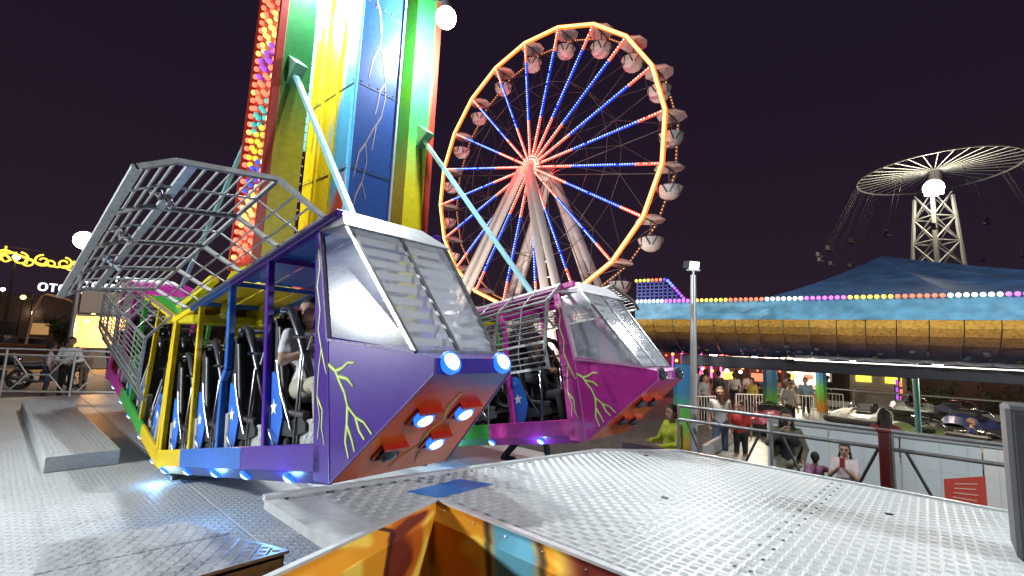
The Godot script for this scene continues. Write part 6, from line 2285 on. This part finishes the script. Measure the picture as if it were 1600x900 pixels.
	one("phone", ph, M.black, "phone held up by the woman in the brown jacket", "phone")
	person("girl in white tee with two braids holding a phone with both hands", Vector3(4.98, 0, -6.98), -0.75, {"h": 1.28, "top": Color(0.55, 0.45, 0.46), "bot": Color(0.3, 0.25, 0.28), "sleeve": 0.6, "braid": true, "cell": 0.018, "head_cell": 0.0085, "hand_cell": 0.007, "nod": 0.15,
		"j": {"er": Vector3(-0.24, 1.1, 0.12), "hr": Vector3(-0.07, 1.3, 0.3), "el": Vector3(0.2, 1.1, 0.15), "hl": Vector3(0.04, 1.28, 0.3)}})
	ph = MB.new()
	ph.box(Transform3D(Basis(Vector3.UP, -0.75), Vector3(4.98 - 0.2, 1.06, -6.98 + 0.22)), Vector3(0.065, 0.13, 0.01), 0.003)
	one("phone", ph, mat("phone_red", lin(0.16, 0.03, 0.03), 0.3), "dark red phone held by the girl with braids", "phone")
	person("small child in pink top between the woman and the girl", Vector3(4.78, 0, -7.35), 2.4, {"h": 1.05, "top": Color(0.5, 0.22, 0.36), "bot": Color(0.4, 0.2, 0.3), "sleeve": 0.6, "cell": 0.022,
		"j": {"er": Vector3(-0.34, 1.3, 0.1), "hr": Vector3(-0.5, 1.42, 0.2)}})
	person("woman in dark red top with long black hair by the arena barrier", Vector3(6.85, 0.0, -8.55), 2.6, {"h": 1.62, "top": Color(0.2, 0.02, 0.025), "bot": Color(0.02, 0.02, 0.03), "fem": true, "long_hair": true})
	person("toddler in navy top leaning from a bumper car", Vector3(9.45, 0.42, -9.6), 0.6, {"h": 1.0, "top": Color(0.02, 0.03, 0.12), "bot": Color(0.03, 0.03, 0.05), "sleeve": 0.6, "hair": Color(0.12, 0.07, 0.04),
		"j": {"kl": Vector3(0.12, 0.85, 0.35), "kr": Vector3(-0.12, 0.85, 0.35), "al": Vector3(0.12, 0.5, 0.4), "ar": Vector3(-0.12, 0.5, 0.4), "hl": Vector3(0.3, 1.0, 0.45)}})
	person("man in pale shirt and black trousers standing at the painted column", Vector3(8.75, 0, -14.6), 0.3, {"h": 1.8, "top": Color(0.4, 0.4, 0.4), "bot": Color(0.012, 0.012, 0.014), "sleeve": 0.7})
	# crowd before the arcade, seen from behind
	var crowd := [[8.6, -20.4, 1.8, 2.9, Color(0.02, 0.02, 0.025)], [9.35, -20.8, 1.75, 3.3, Color(0.025, 0.02, 0.02)], [10.1, -20.9, 1.7, 2.7, Color(0.45, 0.4, 0.38)], [10.95, -21.4, 1.72, 3.2, Color(0.4, 0.34, 0.33)], [11.5, -20.8, 1.65, 2.9, Color(0.03, 0.02, 0.02)], [12.1, -21.6, 1.68, 3.1, Color(0.04, 0.025, 0.02)], [12.6, -21.2, 1.62, 3.4, Color(0.02, 0.02, 0.03)], [10.6, -19.8, 1.4, 2.5, Color(0.02, 0.015, 0.015)], [15.2, -22.3, 1.7, 3.0, Color(0.015, 0.02, 0.02)], [8.0, -18.8, 1.7, 1.2, Color(0.4, 0.04, 0.03)], [9.9, -19.0, 1.6, -1.2, Color(0.5, 0.38, 0.06)], [7.2, -17.2, 1.72, 0.4, Color(0.25, 0.25, 0.26)], [12.0, -18.9, 1.7, -0.6, Color(0.2, 0.32, 0.45)], [7.9, -20.0, 1.7, 2.2, Color(0.3, 0.12, 0.2)], [9.0, -22.2, 1.8, 3.0, Color(0.5, 0.48, 0.45)], [11.2, -19.6, 1.62, -2.0, Color(0.1, 0.25, 0.12)], [13.2, -22.0, 1.74, 2.8, Color(0.35, 0.2, 0.1)]]
	var words := ["tall person in black seen from behind before the arcade", "person in dark brown seen from behind before the arcade", "person in pale shirt seen from behind in the arcade crowd", "person in dusty pink shirt seen from behind in the arcade crowd", "person in dark clothes at the middle of the arcade crowd", "person in dark brown top at the edge of the crowd", "person in dark blue beside the painted column", "short person in black among the taller crowd", "person in dark green black top at the prize booth", "person in red shirt walking before the arcade", "person in yellow top walking before the arcade", "person in grey shirt beside the white barriers", "person in light blue shirt beside the white barriers", "person in mauve top at the edge of the arcade crowd", "person in white shirt deep in the arcade crowd", "person in dark green shirt turning away from the arcade", "person in tan shirt between the arcade and the prize booth"]
	var i := 0
	for c in crowd:
		person(words[i], Vector3(c[0], 0, c[1]), c[3], {"h": c[2], "top": c[4], "bot": Color(0.015, 0.015, 0.02), "cell": 0.034, "head_cell": 0.02, "hand_cell": 0.012, "group": "crowd before the arcade", "sleeve": 2.0 if i % 3 else 0.7})
		i += 1
	# people beyond the white railing
	person("person in white shirt and blue jeans turned away beyond the white railing", Vector3(-13.1, 0.4, -13.4), 2.4, {"h": 1.55, "top": Color(0.74, 0.72, 0.7), "bot": Color(0.1, 0.12, 0.16), "j": {"hl": Vector3(0.1, 1.05, 0.3), "el": Vector3(0.25, 1.12, 0.08)}})
	person("person in white blouse and black trousers beyond the white railing", Vector3(-12.45, 0.4, -13.3), 0.6, {"h": 1.74, "top": Color(0.76, 0.74, 0.72), "bot": Color(0.012, 0.012, 0.014), "fem": true, "j": {"hl": Vector3(-0.05, 1.05, 0.25), "el": Vector3(0.26, 1.1, 0.06), "hr": Vector3(0.05, 1.1, 0.25), "er": Vector3(-0.26, 1.1, 0.06)}})
	person("person in black beyond the two people in white", Vector3(-13.4, 0.4, -14.3), 0.8, {"h": 1.72, "top": Color(0.015, 0.012, 0.012), "bot": Color(0.012, 0.012, 0.014)})
	person("person in dark jacket standing at the lit kiosk", Vector3(-16.4, 0.4, -19.4), 3.4, {"h": 1.62, "top": Color(0.03, 0.02, 0.02), "bot": Color(0.012, 0.012, 0.014)})
	person("child in tan clothes on the pavement near the kiosk", Vector3(-14.4, 0.4, -16.0), 0.2, {"h": 1.3, "top": Color(0.3, 0.2, 0.13), "bot": Color(0.2, 0.15, 0.1), "cell": 0.03})
	# attendant walking behind the magenta gondola
	person("attendant in dark trousers striding behind the magenta gondola", Vector3(0.38, 0.55, -8.0), 1.45, {"h": 1.76, "top": Color(0.03, 0.03, 0.04), "bot": Color(0.015, 0.015, 0.02), "shoe": Color(0.02, 0.018, 0.016),
		"j": {"kl": Vector3(0.08, 0.52, 0.26), "al": Vector3(0.08, 0.1, 0.34), "kr": Vector3(-0.08, 0.5, -0.05), "ar": Vector3(-0.08, 0.12, -0.36)}})

func _ready() -> void:
	rng.seed = 1
	camera_and_light()
	materials()
	bulbs_palette()
	glow("lamp_warm", 1.0, 0.74, 0.36, 5.0)
	glow("lamp_street", 1.0, 0.9, 0.72, 6.0)
	glow("lamp_amber", 1.0, 0.6, 0.2, 3.0)
	glow("win_warm", 1.0, 0.55, 0.2, 0.25)
	mat("win_dark", lin(0.02, 0.02, 0.025), 0.2)
	mat("brick_red", lin(0.22, 0.11, 0.075), 0.85)
	mat("arena_white", lin(0.42, 0.46, 0.47), 0.5)
	mat("pole_steel", lin(0.4, 0.41, 0.4), 0.4, 0.5)
	ground()
	print("ground")
	pavilion()
	big_wheel()
	chair_swing()
	tower()
	print("structures")
	var g1 = gondola("ride_gondola", "open cage gondola with purple nose and lit blue lamps", R(0, 0, 0), PHI, {"arm_c": 0.14, "near_half": 1.0, "lamp_side": 0.0, "cap_paint": true, "cages": [[1.0, 0.0, 0.0, 0.95], [-1.0, 0.0, -84.0, 0.5], [1.0, 1.0, -80.0, 0.95]]})
	var g2 = gondola("ride_gondola", "closed cage gondola with magenta and orange nose", R(-0.03, 4.34, -0.12), PHI + PI, {"arm_c": -0.17, "near_half": -1.0, "lamp_side": 1.0, "cap_paint": true, "cages": [[-1.0, 1.0, -68.0, 0.95], [-1.0, 0.0, -8.0, 0.95]]})
	print("gondolas")
	sets()
	bumper_cars()
	stalls()
	town()
	print("props")
	people(g1, g2)
	print("people")
